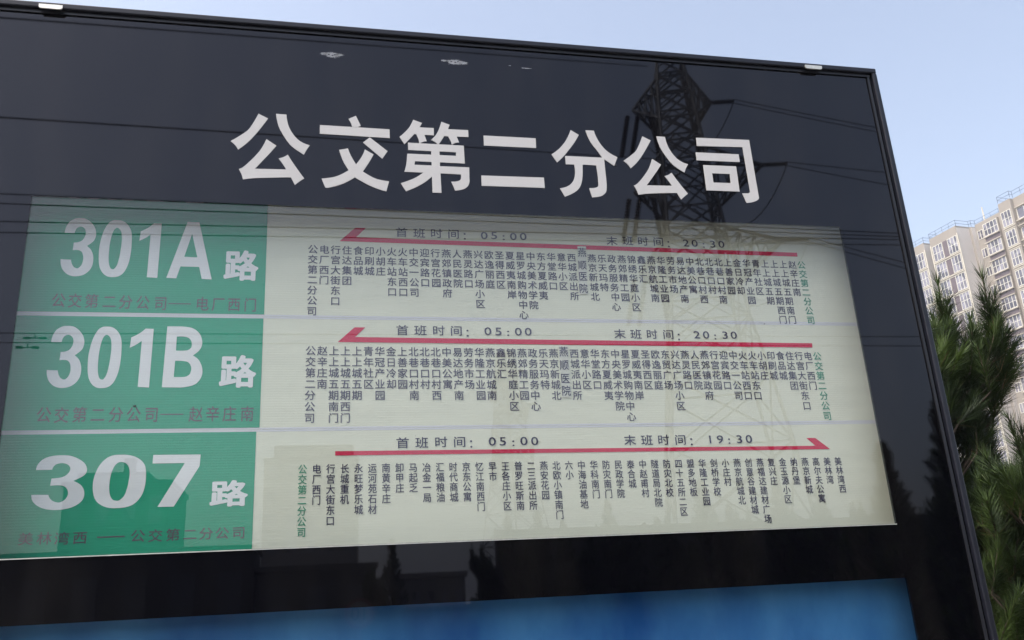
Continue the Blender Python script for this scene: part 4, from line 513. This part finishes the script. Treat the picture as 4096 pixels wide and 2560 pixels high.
# footprint: front of each bay at t0, all run back to t = 14
BAYS = [('A', -10.9, -6.15, 0.0), ('gap', -6.15, -4.90, 3.3), ('B', -4.90, 0.32, 0.0), ('step', 0.32, 0.75, 2.5), ('C', 0.75, 8.0, 3.3), ('D', 8.0, 10.0, 0.0), ('E', 10.0, 16.5, 0.55), ('F', -20.0, -10.9, 2.0), ('G', 16.5, 24.0, 0.0)]
w = MB(); sd_ = MB()
for n, s0, s1, t0 in BAYS:
    w.box(s0 + (0.0 if n != 'x' else 0), s1, t0, 14.0 + 0.01 * len(n) + 0.002 * (ord(n[0]) - 64), 0.0, ROOF + (0.25 if n in 'AB' else 0.0) + (0.45 if n == 'C' else 0) + 0.002 * (ord(n[0]) - 64))
w.build('wall', M['wall'], bld)
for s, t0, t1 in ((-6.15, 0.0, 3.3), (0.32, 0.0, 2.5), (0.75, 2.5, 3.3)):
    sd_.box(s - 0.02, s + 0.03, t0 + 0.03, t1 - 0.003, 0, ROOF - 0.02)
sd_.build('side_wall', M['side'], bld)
tr = MB()
for s, t in ((-6.15, 0.0), (-4.90, 0.0), (0.32, 0.0)):
    tr.box(s - 0.09, s + 0.09, t - 0.06, t + 0.029, 0, ROOF - 0.9)
for k in range(18):
    zf = 48.42 - 2.9 * k
    for s0, s1, t in ((-10.9, -6.26, 0.0), (-4.79, 0.21, 0.0), (8.02, 9.95, 0.0)):
        tr.box(s0, s1, t - 0.10, t - 0.002, zf - 0.06, zf + 0.06)
        tr.box(s0, s1, t - 0.07, t - 0.002, zf - 0.34, zf - 0.26)
tr.build('trim', M['trim'], bld)
floor_parts = []
def floor_box(name, m, *q): floor_parts.append(MB().box(*q).build(name, m, bld))
zf = 49.95
floor_box('ledge', M['sandstone'], 2.2, 5.0, 2.70, 2.952, zf - 0.14, zf)
floor_box('ledge', M['sandstone'], 2.1, 5.0, 2.75, 2.952, zf - 1.00, zf - 0.86)
floor_box('balcony_slab', M['sandstone'], 10.15, 15.5, 0.05, 0.548, zf - 1.25, zf - 1.10)
floor_box('balcony_slab', M['sandstone'], 10.15, 15.5, 0.10, 0.548, zf - 1.98, zf - 1.85)
floor_box('lintel', M['sandstone'], 10.15, 15.5, 0.25, 0.548, zf + 0.72, zf + 0.86)
floor_box('louvre', M['louvre'], -2.62, -1.74, -0.012, -0.001, 48.60, 51.10)
floor_box('service_recess', M['louvre'], 2.35, 4.9, 2.938, 2.9525, 49.10, 49.80)
def window_pair(s0, s1, z0, z1, t, lights, transom, parent):
    m = MB(); b = 0.085; d = 0.07
    m.box(s0, s1, t - d, t - 0.003, z0, z0 + b); m.box(s0, s1, t - d, t - 0.003, z1 - b, z1)
    n = lights
    for i in range(n + 1):
        x = s0 + (s1 - s0) * i / n
        x = min(max(x, s0 + b / 2), s1 - b / 2)
        m.box(x - b / 2, x + b / 2, t - d - 0.01, t - 0.003, z0 + b, z1 - b)
    if transom:
        for i in range(n):
            xa = s0 + (s1 - s0) * i / n + b / 2 + (b / 2 if i == 0 else 0); xb = s0 + (s1 - s0) * (i + 1) / n - b / 2 - (b / 2 if i == n - 1 else 0)
            zt = z0 + (z1 - z0) * transom
            m.box(xa, xb, t - d + 0.012, t - 0.003, zt - 0.035, zt + 0.035)
    fr = m.build('window', M['winframe'], parent)
    MB().box(s0 + b * 0.8, s1 - b * 0.8, t - 0.030, t - 0.0035, z0 + b * 0.8, z1 - b * 0.8).build('pane', M['winglass'], fr)
    return fr
WIN = [(-8.25, -6.42, 48.60, 51.10, 0.0, 3, 0.5), (-4.62, -2.70, 48.60, 51.10, 0.0, 3, 0.5), (-1.66, 0.12, 48.60, 51.10, 0.0, 3, 0.5),
       (0.95, 1.95, 50.15, 51.55, 3.3, 2, 0.0), (2.38, 4.87, 50.0, 51.95, 2.953, 4, 0.5), (8.10, 9.72, 48.60, 50.85, 0.0, 3, 0.5), (10.25, 14.8, 49.0, 50.65, 0.50, 4, 0.0)]
first = []
for (s0, s1, z0, z1, t, n, trn) in WIN:
    first.append(window_pair(s0, s1, z0, z1, t, n, trn, bld))
for k in range(1, 14):
    for fr in first + floor_parts:
        c = fr.copy(); COL.objects.link(c); c.parent = bld; c.location = (0, 0, -2.9 * k)
        for ch in fr.children:
            d = ch.copy(); COL.objects.link(d); d.parent = c
# projecting bay body behind the C windows
cbm = MB()
cbm.box(2.3, 4.95, 2.953, 3.299, 0.0, 52.1)
cbm.build('bay', M['wall'], bld)
# railing round the roof
rl = MB()
OUT = [(-20, 2.0), (-10.9, 2.0), (-10.9, 0.0), (-6.15, 0.0), (-6.15, 3.3), (-4.9, 3.3), (-4.9, 0.0), (0.32, 0.0), (0.32, 2.5), (0.75, 2.5), (0.75, 3.3), (8.0, 3.3), (8.0, 0.0), (10.0, 0.0), (10.0, 0.55), (16.5, 0.55), (16.5, 0), (24, 0)]
zr = ROOF + 0.2
for (a, b) in zip(OUT, OUT[1:]):
    A = Vector((a[0], a[1] + 0.12, zr)); B_ = Vector((b[0], b[1] + 0.12, zr)); L = (B_ - A).length
    for dz in (0.45, 0.95): rl.bar(A + Vector((0, 0, dz)), B_ + Vector((0, 0, dz)), 0.04)
    n = max(1, int(L / 1.3))
    for i in range(n + 1):
        p = A + (B_ - A) * (i / n); rl.bar(p, p + Vector((0, 0, 0.95)), 0.04)
rl.build('roof_railing', M['rail'], bld)
MB().tube([(1.9, 4.2, ROOF), (1.9, 4.2, 55.2)], [0.12, 0.09], 8).build('antenna', M['trim'], bld)

# ================================================================ PINES
M['bark'] = mat('pine_bark', (0.05, 0.035, 0.025), rough=0.95, var=0.4, scale=25, bump=0.4)
def needle_material(name, c1, c2):
    m = bpy.data.materials.new(name); m.use_nodes = True
    nt = m.node_tree; b = nt.nodes['Principled BSDF']; b.inputs['Roughness'].default_value = 0.5; b.inputs['Specular IOR Level'].default_value = 0.35
    tc = nt.nodes.new('ShaderNodeTexCoord'); no = nt.nodes.new('ShaderNodeTexNoise'); no.inputs['Scale'].default_value = 4.5; no.inputs['Detail'].default_value = 3
    cr = nt.nodes.new('ShaderNodeValToRGB')
    cr.color_ramp.elements[0].position = 0.35; cr.color_ramp.elements[0].color = (*c1, 1)
    cr.color_ramp.elements[1].position = 0.65; cr.color_ramp.elements[1].color = (*c2, 1)
    nt.links.new(tc.outputs['Object'], no.inputs['Vector']); nt.links.new(no.outputs['Fac'], cr.inputs[0]); nt.links.new(cr.outputs[0], b.inputs['Base Color'])
    return m
M['needles'] = needle_material('pine_needles', (0.013, 0.024, 0.008), (0.055, 0.090, 0.016))
M['old_needles'] = mat('old_pine_needles', (0.11, 0.07, 0.03), rough=0.8)

def pine(name, label, base, height, shoots, seed, radius, nmin=0.3, per=140, nlen=0.095, extra=200):
    """trunk, limbs that rise to their tips, and brushes of needles along every shoot (local coordinates round the base)"""
    r = random.Random(seed)
    root = empty(name, base, label, 'tree', flat=False)
    B0 = Vector(base)
    tk = MB()
    n = 9
    tp = [Vector((0.03 * math.sin(i * 1.3 + seed), 0.03 * math.cos(i * 1.7), height * 0.97 * i / n)) for i in range(n + 1)]
    tk.tube(tp, [0.065 * (1 - 0.85 * i / n) for i in range(n + 1)], 8)
    trunk_at = lambda z: tp[min(n, max(0, int(z / (height * 0.97) * n)))]
    sh = []
    for (x, y, z, ux, uy, uz, ln) in shoots:
        sh.append((Vector((x, y, z)) - B0, Vector((ux, uy, uz)).normalized(), ln))
    for i in range(extra):
        z = height * (nmin + (1 - nmin) * r.random() ** 0.9)
        R = radius * radius_at(z / height)
        a = r.uniform(0, 2 * math.pi); q = R * (0.35 + 0.65 * r.random() ** 0.5)
        p = Vector((math.cos(a) * q, math.sin(a) * q, z))
        d = Vector((math.cos(a) * 0.55, math.sin(a) * 0.55, r.uniform(0.5, 1.2))) + Vector((r.uniform(-.3, .3), r.uniform(-.3, .3), 0))
        sh.append((p, d.normalized(), r.uniform(0.11, 0.20)))
    nv = []; nf = []; ov = []; of = []
    for i_, (tip, d, ln) in enumerate(sh):
        back = tip - d * ln
        zb_ = max(0.15, back.z - 0.55 * math.hypot(back.x, back.y))
        s = trunk_at(zb_)
        mid = s.lerp(back, 0.6) + Vector((0, 0, -0.06))
        hd = math.hypot(back.x, back.y)
        tk.tube([s, mid, back, tip], [0.006 + 0.005 * hd, 0.005, 0.004, 0.003], 5, cap=False)
        u = d.orthogonal().normalized(); v = d.cross(u)
        for k in range(int(per * (1.5 if i_ < len(shoots) else 1.0))):
            t = r.random()
            c = back + d * (ln * (t * 1.02 - 0.02))
            a = r.uniform(0, 2 * math.pi)
            rd = u * math.cos(a) + v * math.sin(a)
            opening = r.uniform(0.55, 1.55) * (1.15 - 0.6 * t)
            nd = (d + rd * opening + Vector((0, 0, r.uniform(-0.25, 0.1)))).normalized()
            L = nlen * r.uniform(0.7, 1.15)
            sidev = nd.cross(rd); sidev = sidev.normalized() * 0.0012 if sidev.length > 1e-4 else u * 0.0012
            m_ = c + nd * L * 0.5 + Vector((0, 0, -0.004))
            e = c + nd * L + Vector((0, 0, -0.012 * r.random()))
            V, F = (ov, of) if (t < 0.05 and r.random() < 0.35) else (nv, nf)
            i0 = len(V)
            V += [c - sidev, c + sidev, m_ + sidev, m_ - sidev, e]
            F += [(i0, i0 + 1, i0 + 2, i0 + 3), (i0 + 3, i0 + 2, i0 + 4)]
    tk.build('trunk', M['bark'], root, smooth=True)
    fo = MB(); fo.v = [tuple(p) for p in nv]; fo.f = nf; fo.build('crown', M['needles'], root)
    if ov:
        fo = MB(); fo.v = [tuple(p) for p in ov]; fo.f = of; fo.build('dry_needles', M['old_needles'], root)
    return root
def radius_at(u):
    return max(0.05, (1 - u) ** 0.75 * 1.15) if u > 0.35 else 0.85 + 0.4 * u
PINE_SHOOTS = []
def candle(x, y, z, lean, length, n, rr):
    '''a fat upright brush: one leader with a whorl of short shoots close round it'''
    PINE_SHOOTS.append((x, y, z, lean, 0, 1, length))
    for k in range(n):
        a = 2 * math.pi * k / n + rr; f = 0.35 + 0.5 * (k % 3) / 2
        PINE_SHOOTS.append((x + 0.035 * math.cos(a), y + 0.035 * math.sin(a), z - length * f * 0.9, lean + 0.35 * math.cos(a), 0.35 * math.sin(a), 1, length * 0.6))
candle(2.88, 3.46, 2.95, 0.05, 0.30, 6, 0.3)
candle(3.09, 3.41, 2.97, 0.02, 0.34, 8, 0.9)
candle(2.98, 3.42, 2.76, 0.1, 0.24, 5, 0.2)
candle(2.80, 3.45, 2.78, -0.05, 0.24, 5, 0.5)
candle(3.05, 3.33, 2.72, 0.55, 0.24, 5, 0.7)
candle(3.06, 3.35, 2.60, 0.8, 0.22, 5, 0.1)
candle(2.90, 3.40, 2.64, 0.0, 0.24, 5, 1.2)
candle(2.98, 3.38, 2.52, 0.4, 0.22, 5, 1.5)
r_ = random.Random(77)
for i in range(330):
    z = r_.uniform(1.2, 2.70); y = r_.uniform(3.15, 3.75)
    edge = 0.925 if z < 1.95 else 0.866 if z < 2.3 else 0.852 if z < 2.48 else 0.892
    x = y * r_.uniform(0.75, edge)
    if r_.random() < 0.45: x = y * r_.uniform(0.79, edge)
    PINE_SHOOTS.append((x, y, z, r_.uniform(-0.2, 0.8), r_.uniform(-0.6, 0.2), r_.uniform(0.5, 1.1), r_.uniform(0.13, 0.22)))
pine_a = pine('pine_tree', 'bushy green pine with upright candle tips close behind the edge of the sign', (2.35, 3.75, 0.0), 3.55, PINE_SHOOTS, 5, 0.66, extra=260)
SH2 = [(2.80, 3.13, 2.22, -0.15, 0, 1, 0.24), (2.84, 3.12, 2.16, 0.1, 0, 1, 0.2), (2.78, 3.10, 2.10, -0.4, 0, 1, 0.18), (2.86, 3.14, 2.08, 0.2, 0, 1, 0.2), (2.82, 3.06, 2.02, -0.2, -0.2, 1, 0.2), (2.76, 3.12, 1.98, -0.5, 0, 0.9, 0.2), (2.88, 3.08, 1.96, 0.2, 0, 1, 0.2)]
for i in range(210):
    z = r_.uniform(1.15, 2.0); y = r_.uniform(2.75, 3.2)
    SH2.append((y * r_.uniform(0.83, 0.95), y, z, r_.uniform(-0.7, 0.4), r_.uniform(-0.6, 0.2), r_.uniform(0.5, 1.1), r_.uniform(0.13, 0.22)))
pine_b = pine('pine_tree', 'lower pine in front of the apartment block, cut off by the picture edge', (3.22, 3.10, 0.0), 2.45, SH2, 9, 0.55, extra=200)
def copy_tree(o, loc, rz, s, label, group=None):
    c = o.copy(); COL.objects.link(c); c.location = loc; c.rotation_euler = (0, 0, rz); c.scale = (s, s, s)
    c['label'] = label
    if group: c['group'] = group
    for ch in o.children:
        k = ch.copy(); COL.objects.link(k); k.parent = c
    return c
for x, y, a, q in ((5.02, -2.85, 2.2, 0.86), (4.72, -3.3, 0.7, 0.74), (5.45, -2.5, 4.0, 0.80), (4.95, -3.6, 5.2, 0.80)):
    copy_tree(pine_a, (x, y, 0.0), a, q, 'dark pine silhouette mirrored in the lower corner of the black border beside the real pines', 'pines mirrored beside the edge of the sign')
ROW = [(1.5, -16.6, 4.4, 0.92)]
rr_ = random.Random(21)
for i in range(20):
    ROW.append((4.2 + 0.62 * i + rr_.uniform(-0.2, 0.2), -16.4 + 0.10 * i + rr_.uniform(-0.8, 0.5), rr_.uniform(0, 6.2), rr_.uniform(0.86, 1.22)))
for x, y, a, s in ROW:
    copy_tree(pine_a, (x, y, 0.0), a, s, 'dark roadside pine mirrored faintly in the black band between the two windows', 'roadside pines mirrored in the glass')

# ================================================================ ACROSS THE ROAD (seen mirrored in the glass)
M['dark_wall'] = mat('grey_brick', (0.07, 0.062, 0.058), rough=0.9, var=0.2, scale=0.5)
M['mid_wall'] = mat('grey_render', (0.24, 0.22, 0.20), rough=0.9, var=0.1, scale=0.2)
M['dull_roof'] = mat('dull_roof', (0.10, 0.10, 0.11), rough=0.8, var=0.2, scale=0.6)
def block(name, label, cat, x0, x1, y0, y1, h, m, storeys, cols, extra=None, glazed=True):
    root = empty(name, ((x0 + x1) / 2, (y0 + y1) / 2, 0), label, cat)
    b = MB().box(x0, x1, y0, y1, 0, h)
    b.box(x0 - 0.15, x1 + 0.15, y0 - 0.15, y1 + 0.15, h + 0.001, h + 0.35)
    b.build('wall', m, root)
    if extra:
        e = MB()
        for q in extra: e.box(*q)
        e.build('roof_structure', m, root)
    dw = (x1 - x0) / cols; dh = h / storeys
    for i in range(cols):
        for j in range(storeys):
            xa = x0 + dw * (i + 0.25); za = dh * (j + 0.3)
            fr = MB().box(xa, xa + dw * 0.5, y1 + 0.002, y1 + 0.06, za, za + dh * 0.5).build('window', M['winglass'] if glazed else M['dull_roof'], root)
    return root
block('boiler_house', 'dark square boiler house with stepped roof mirrored behind the figures 307', 'building', -18.2, -11.0, -74.0, -65.4, 12.0, M['dark_wall'], 3, 4,
      [(-17.4, -12.6, -73.0, -65.6, 12.352, 13.0), (-14.6, -13.9, -68, -67, 13.002, 14.3)])
block('office_block', 'pale grey block mirrored faintly beside the green number blocks', 'building', -7.6, 4.6, -128.0, -116.4, 22.5, M['mid_wall'], 7, 5,
      [(-6.4, 4.0, -127.0, -117.0, 22.852, 24.6)])
block('long_shed', 'long low dark shed mirrored along the bottom of the route window', 'shed', -60.0, -4.2, -62.0, -56.0, 6.3, M['dark_wall'], 1, 20, glazed=False)
block('garage', 'small dark garage mirrored beside the long shed', 'garage', -4.0, 3.4, -61.5, -56.1, 4.9, M['dark_wall'], 1, 3, glazed=False)
block('small_shed', 'small shed with pale windows mirrored in the black band', 'shed', 4.6, 9.2, -60.5, -56.2, 4.1, M['mid_wall'], 1, 5)
wl_ = empty('boundary_wall', (0, -30, 0), 'dark low boundary wall mirrored below the route window', 'wall')
w_ = MB().box(-70, 6.3, -30.2, -30.0, 0, 1.9).build('wall_panel', M['dark_wall'], wl_)
c_ = MB().box(-70, 6.3, -30.27, -29.93, 1.901, 2.0).build('coping', M['dull_roof'], wl_)
hd_ = empty('hoarding', (23, -30, 0), 'tall dark site hoarding mirrored behind the roadside pines', 'hoarding')
h_ = MB()
for i in range(17): h_.box(6.4 + 2 * i, 8.39 + 2 * i, -30.1, -30.0, 0, 4.6)
h_.build('panel', M['dark_wall'], hd_)
h_ = MB()
for i in range(18): h_.box(6.36 + 2 * i, 6.44 + 2 * i, -30.2, -30.101, 0, 4.7)
h_.build('frame', M['steel'], hd_)

# lattice pylon
def pylon(label):
    base = Vector((19.63, -36.99, 0.0))
    root = empty('pylon', tuple(base), label, 'pylon', flat=False)
    rz = rad(18)
    hw = [(0, 3.5), (9, 2.75), (15.5, 1.85), (19.5, 1.5), (24.0, 1.2), (28.6, 0.9), (31.0, 0.70)]
    levels = [0, 4.5, 8.5, 12, 15, 17.3, 19.5, 21.5, 23.8, 25.6, 27.1, 28.6, 29.8, 31.0]
    def half(z):
        for (a, b), (c, d) in zip(hw, hw[1:]):
            if z <= c: return b + (d - b) * (z - a) / (c - a)
        return hw[-1][1]
    R = Matrix.Rotation(rz, 3, 'Z')
    P = lambda sx, sy, z: R @ Vector((sx * half(z), sy * half(z), z)) + Vector((-0.016 * z, 0, 0))
    leg = MB(); br = MB()
    corners = [(-1, -1), (1, -1), (1, 1), (-1, 1)]
    for c in corners:
        for z0, z1 in zip(levels, levels[1:]): leg.bar(P(*c, z0), P(*c, z1), 0.13)
    for z0, z1 in zip(levels, levels[1:]):
        for a, b in zip(corners, corners[1:] + corners[:1]):
            br.bar(P(*a, z0), P(*b, z1), 0.09); br.bar(P(*b, z0), P(*a, z1), 0.09); br.bar(P(*a, z1), P(*b, z1), 0.09)
            if z1 > 12:
                zm = (z0 + z1) / 2
                br.bar((P(*a, z1) + P(*b, z1)) / 2, P(*a, zm), 0.06); br.bar((P(*a, z1) + P(*b, z1)) / 2, P(*b, zm), 0.06)
    leg.build('tower_leg', M['steel'], root); br.build('lattice', M['steel'], root)
    def arm(tip, z, zt):
        m = MB(); T = Vector(tip) - base
        s = 1 if T.x > 0 else -1
        roots = [P(s, -1, z), P(s, 1, z), P(s, -1, zt), P(s, 1, zt)]
        for q in roots: m.bar(q, T, 0.12)
        n = 4
        for i in range(1, n + 1):
            u0, u1 = (i - 1) / n, i / n
            for a, b in ((0, 1), (2, 3), (0, 2), (1, 3)):
                m.bar(roots[a].lerp(T, u0), roots[b].lerp(T, u1), 0.07); m.bar(roots[a].lerp(T, u1), roots[b].lerp(T, u1), 0.06)
        m.build('cross_arm', M['steel'], root)
    TIPS = [((17.12, -38.12, 28.6), 27.1, 29.8), ((21.06, -36.27, 28.2), 27.1, 29.8), ((16.74, -38.27, 23.4), 22.0, 25.0), ((22.99, -35.18, 23.8), 22.0, 25.0), ((16.58, -38.33, 18.65), 17.3, 20.0), ((23.35, -34.97, 19.31), 17.3, 20.0)]
    for t, z, zt in TIPS: arm(t, z, zt)
    def string(a, b):
        a = Vector(a) - base; b = Vector(b) - base
        m = MB(); n = 15; pts = []; rr = []
        for i in range(n * 2 + 1):
            u = i / (2 * n); pts.append(a.lerp(b, u)); rr.append(0.17 if i % 2 else 0.07)
        m.tube(pts, rr, 8); m.build('insulator', M['insulator'], root, smooth=False)
    for t, z, zt in TIPS:
        T = Vector(t)
        if T.x < base.x:
            for d in (-0.35, 0.25):
                string(T + Vector((d, 0, -0.4)), T + Vector((d - 0.55, -0.2, -3.0)))
            string(T + Vector((0.9, 0.3, -0.2)), T + Vector((1.15, 0.3, -2.9)))
        else:
            string(T, T + Vector((1.1, 0.6, -0.2)))
    return root
pyl = pylon('tall dark lattice power pylon mirrored in the glass behind the last title characters')
far = copy_tree(pyl, (27.5, -123.5, 0.0), rad(40), 1.28, 'distant pale lattice pylon mirrored faintly in the middle of the route window')

def wire(a, b, sag, label, group, rad_=0.022, n=20):
    m = MB(); a = Vector(a); b = Vector(b)
    pts = [a.lerp(b, i / n) - Vector((0, 0, sag * 4 * (i / n) * (1 - i / n))) for i in range(n + 1)]
    o = m.tube(pts, rad_, 5).build('power_line', M['wire'])
    return tag(o, label, 'power line', group)
GW = 'near overhead lines mirrored across the sign'
for i, (za, zb) in enumerate(((8.35, 8.25), (8.18, 8.17), (7.87, 8.09), (7.68, 7.97), (6.02, 6.10), (5.87, 5.92))):
    sl_ = (zb - za) / 15.0
    wire((-45, -10.5, za - 40 * sl_), (50, -10.5, zb + 40 * sl_), 0.0, 'thin dark overhead line mirrored straight across the whole sign', GW, 0.0105 if i < 4 else 0.008)
GT = 'lines strung from the mirrored pylon'
LT = 'thin dark line strung from the mirrored pylon towards a picture edge'
def run_on(a, b, k): return tuple(a[i] + (b[i] - a[i]) * k for i in range(3))
for a, b in (((17.95, -37.22, 30.99), (-14.39, -16.94, 16.30)), ((18.83, -37.37, 25.05), (-14.01, -17.21, 13.72))):
    wire(a, run_on(a, b, 1.6), 0.0, LT, GT, 0.028)
for (x, y, z), ends in (((22.16, -35.67, 28.0), ((52.29, -43.04, 30.41), (52.23, -43.11, 30.02))), ((24.09, -34.58, 23.6), ((52.01, -43.35, 28.55), (51.71, -43.68, 26.54))), ((24.45, -34.37, 19.11), ((50.78, -44.68, 20.38), (50.68, -44.78, 19.77)))):
    for k, e in enumerate(ends):
        a = (x, y, z + 0.12 - 0.24 * k)
        wire(a, run_on(a, e, 2.2), 0.6, LT, GT, 0.026)
    m = MB(); p0 = Vector((x, y, z)); p1 = Vector((x - 4.5, y - 2.5, z - 1.6))
    pts = [p0.lerp(p1, i / 12) - Vector((0, 0, 2.3 * 4 * (i / 12) * (1 - i / 12))) for i in range(13)]
    o = m.tube(pts, 0.03, 5).build('jumper_cable', M['wire'])
    tag(o, 'drooping jumper cable hanging under an arm of the mirrored pylon', 'cable', 'jumper cables on the mirrored pylon')

# small round speed sign facing the stop from across the road
for x, z in ((-4.33, 6.0), (-4.42, 5.85)):
    m = MB()
    m.bar((x, -10.5, z), (x, -10.5, z - 0.05), 0.02); m.bar((x - 0.16, -10.5, z - 0.055), (x + 0.16, -10.5, z - 0.055), 0.012)
    for e in (-1, 1): m.tube([(x + e * 0.16, -10.5, z - 0.055), (x + e * 0.07, -10.5, z - 0.055)], 0.022, 8)
    tag(m.build('vibration_damper', M['wire']), 'small dark damper clamped on an overhead line, mirrored beside the figures 301B', 'line damper', 'dampers on the mirrored overhead lines')
sp = empty('speed_sign', (0.67, -13.49, 0), 'round red ringed speed limit sign reading 10, mirrored in the blue poster', 'road sign')
MB().tube([(0.67, -13.53, 0), (0.67, -13.53, 2.0)], 0.03, 8).build('pole', M['steel'], sp)
def disc(r0, y, thick, m, name, parent, r1=0.0):
    k = MB(); n = 32
    if r1 == 0:
        k.add([(0.67 + r0 * math.cos(2 * math.pi * i / n), y, 1.72 + r0 * math.sin(2 * math.pi * i / n)) for i in range(n)] + [(0.67 + r0 * math.cos(2 * math.pi * i / n), y - thick, 1.72 + r0 * math.sin(2 * math.pi * i / n)) for i in range(n)],
              [tuple(range(n))[::-1], tuple(range(n, 2 * n))] + [(i, (i + 1) % n, n + (i + 1) % n, n + i) for i in range(n)])
    else:
        k.add([(0.67 + q * math.cos(2 * math.pi * i / n), y, 1.72 + q * math.sin(2 * math.pi * i / n)) for q in (r0, r1) for i in range(n)], [(i, n + i, n + (i + 1) % n, (i + 1) % n) for i in range(n)])
    return k.build(name, m, parent)
disc(0.27, -13.49, 0.01, mat('dull_sign_face', (0.30, 0.30, 0.29), rough=0.6), 'face', sp)
disc(0.268, -13.487, 0, mat('red_ring', (0.20, 0.04, 0.045), rough=0.5), 'ring', sp, 0.215)
tx = MB()
for c, dx in (('1', 0.085), ('0', -0.075)):
    vs, fs = char_mesh(c)
    xs = [v[0] for v in vs]; mx = (min(xs) + max(xs)) / 2
    tx.add([(0.67 + dx - (v[0] - mx) * 0.34, -13.485, 1.72 + (v[1] - 0.341) * 0.34) for v in vs], [t[::-1] for t in fs])
tx.build('lettering', M['bug'], sp)

# ================================================================ AIR
hz = MB().box(-1495, 1495, -1495, 1495, -1.0, 60.0)
hm = bpy.data.materials.new('city_haze'); hm.use_nodes = True
nt = hm.node_tree; nt.nodes.remove(nt.nodes['Principled BSDF'])
pv_ = nt.nodes.new('ShaderNodeVolumePrincipled'); pv_.inputs['Color'].default_value = (0.86, 0.89, 0.94, 1); pv_.inputs['Density'].default_value = 0.0012; pv_.inputs['Anisotropy'].default_value = 0.2
nt.links.new(pv_.outputs[0], nt.nodes['Material Output'].inputs['Volume'])
hz = hz.build('haze', hm); hz['kind'] = 'stuff'
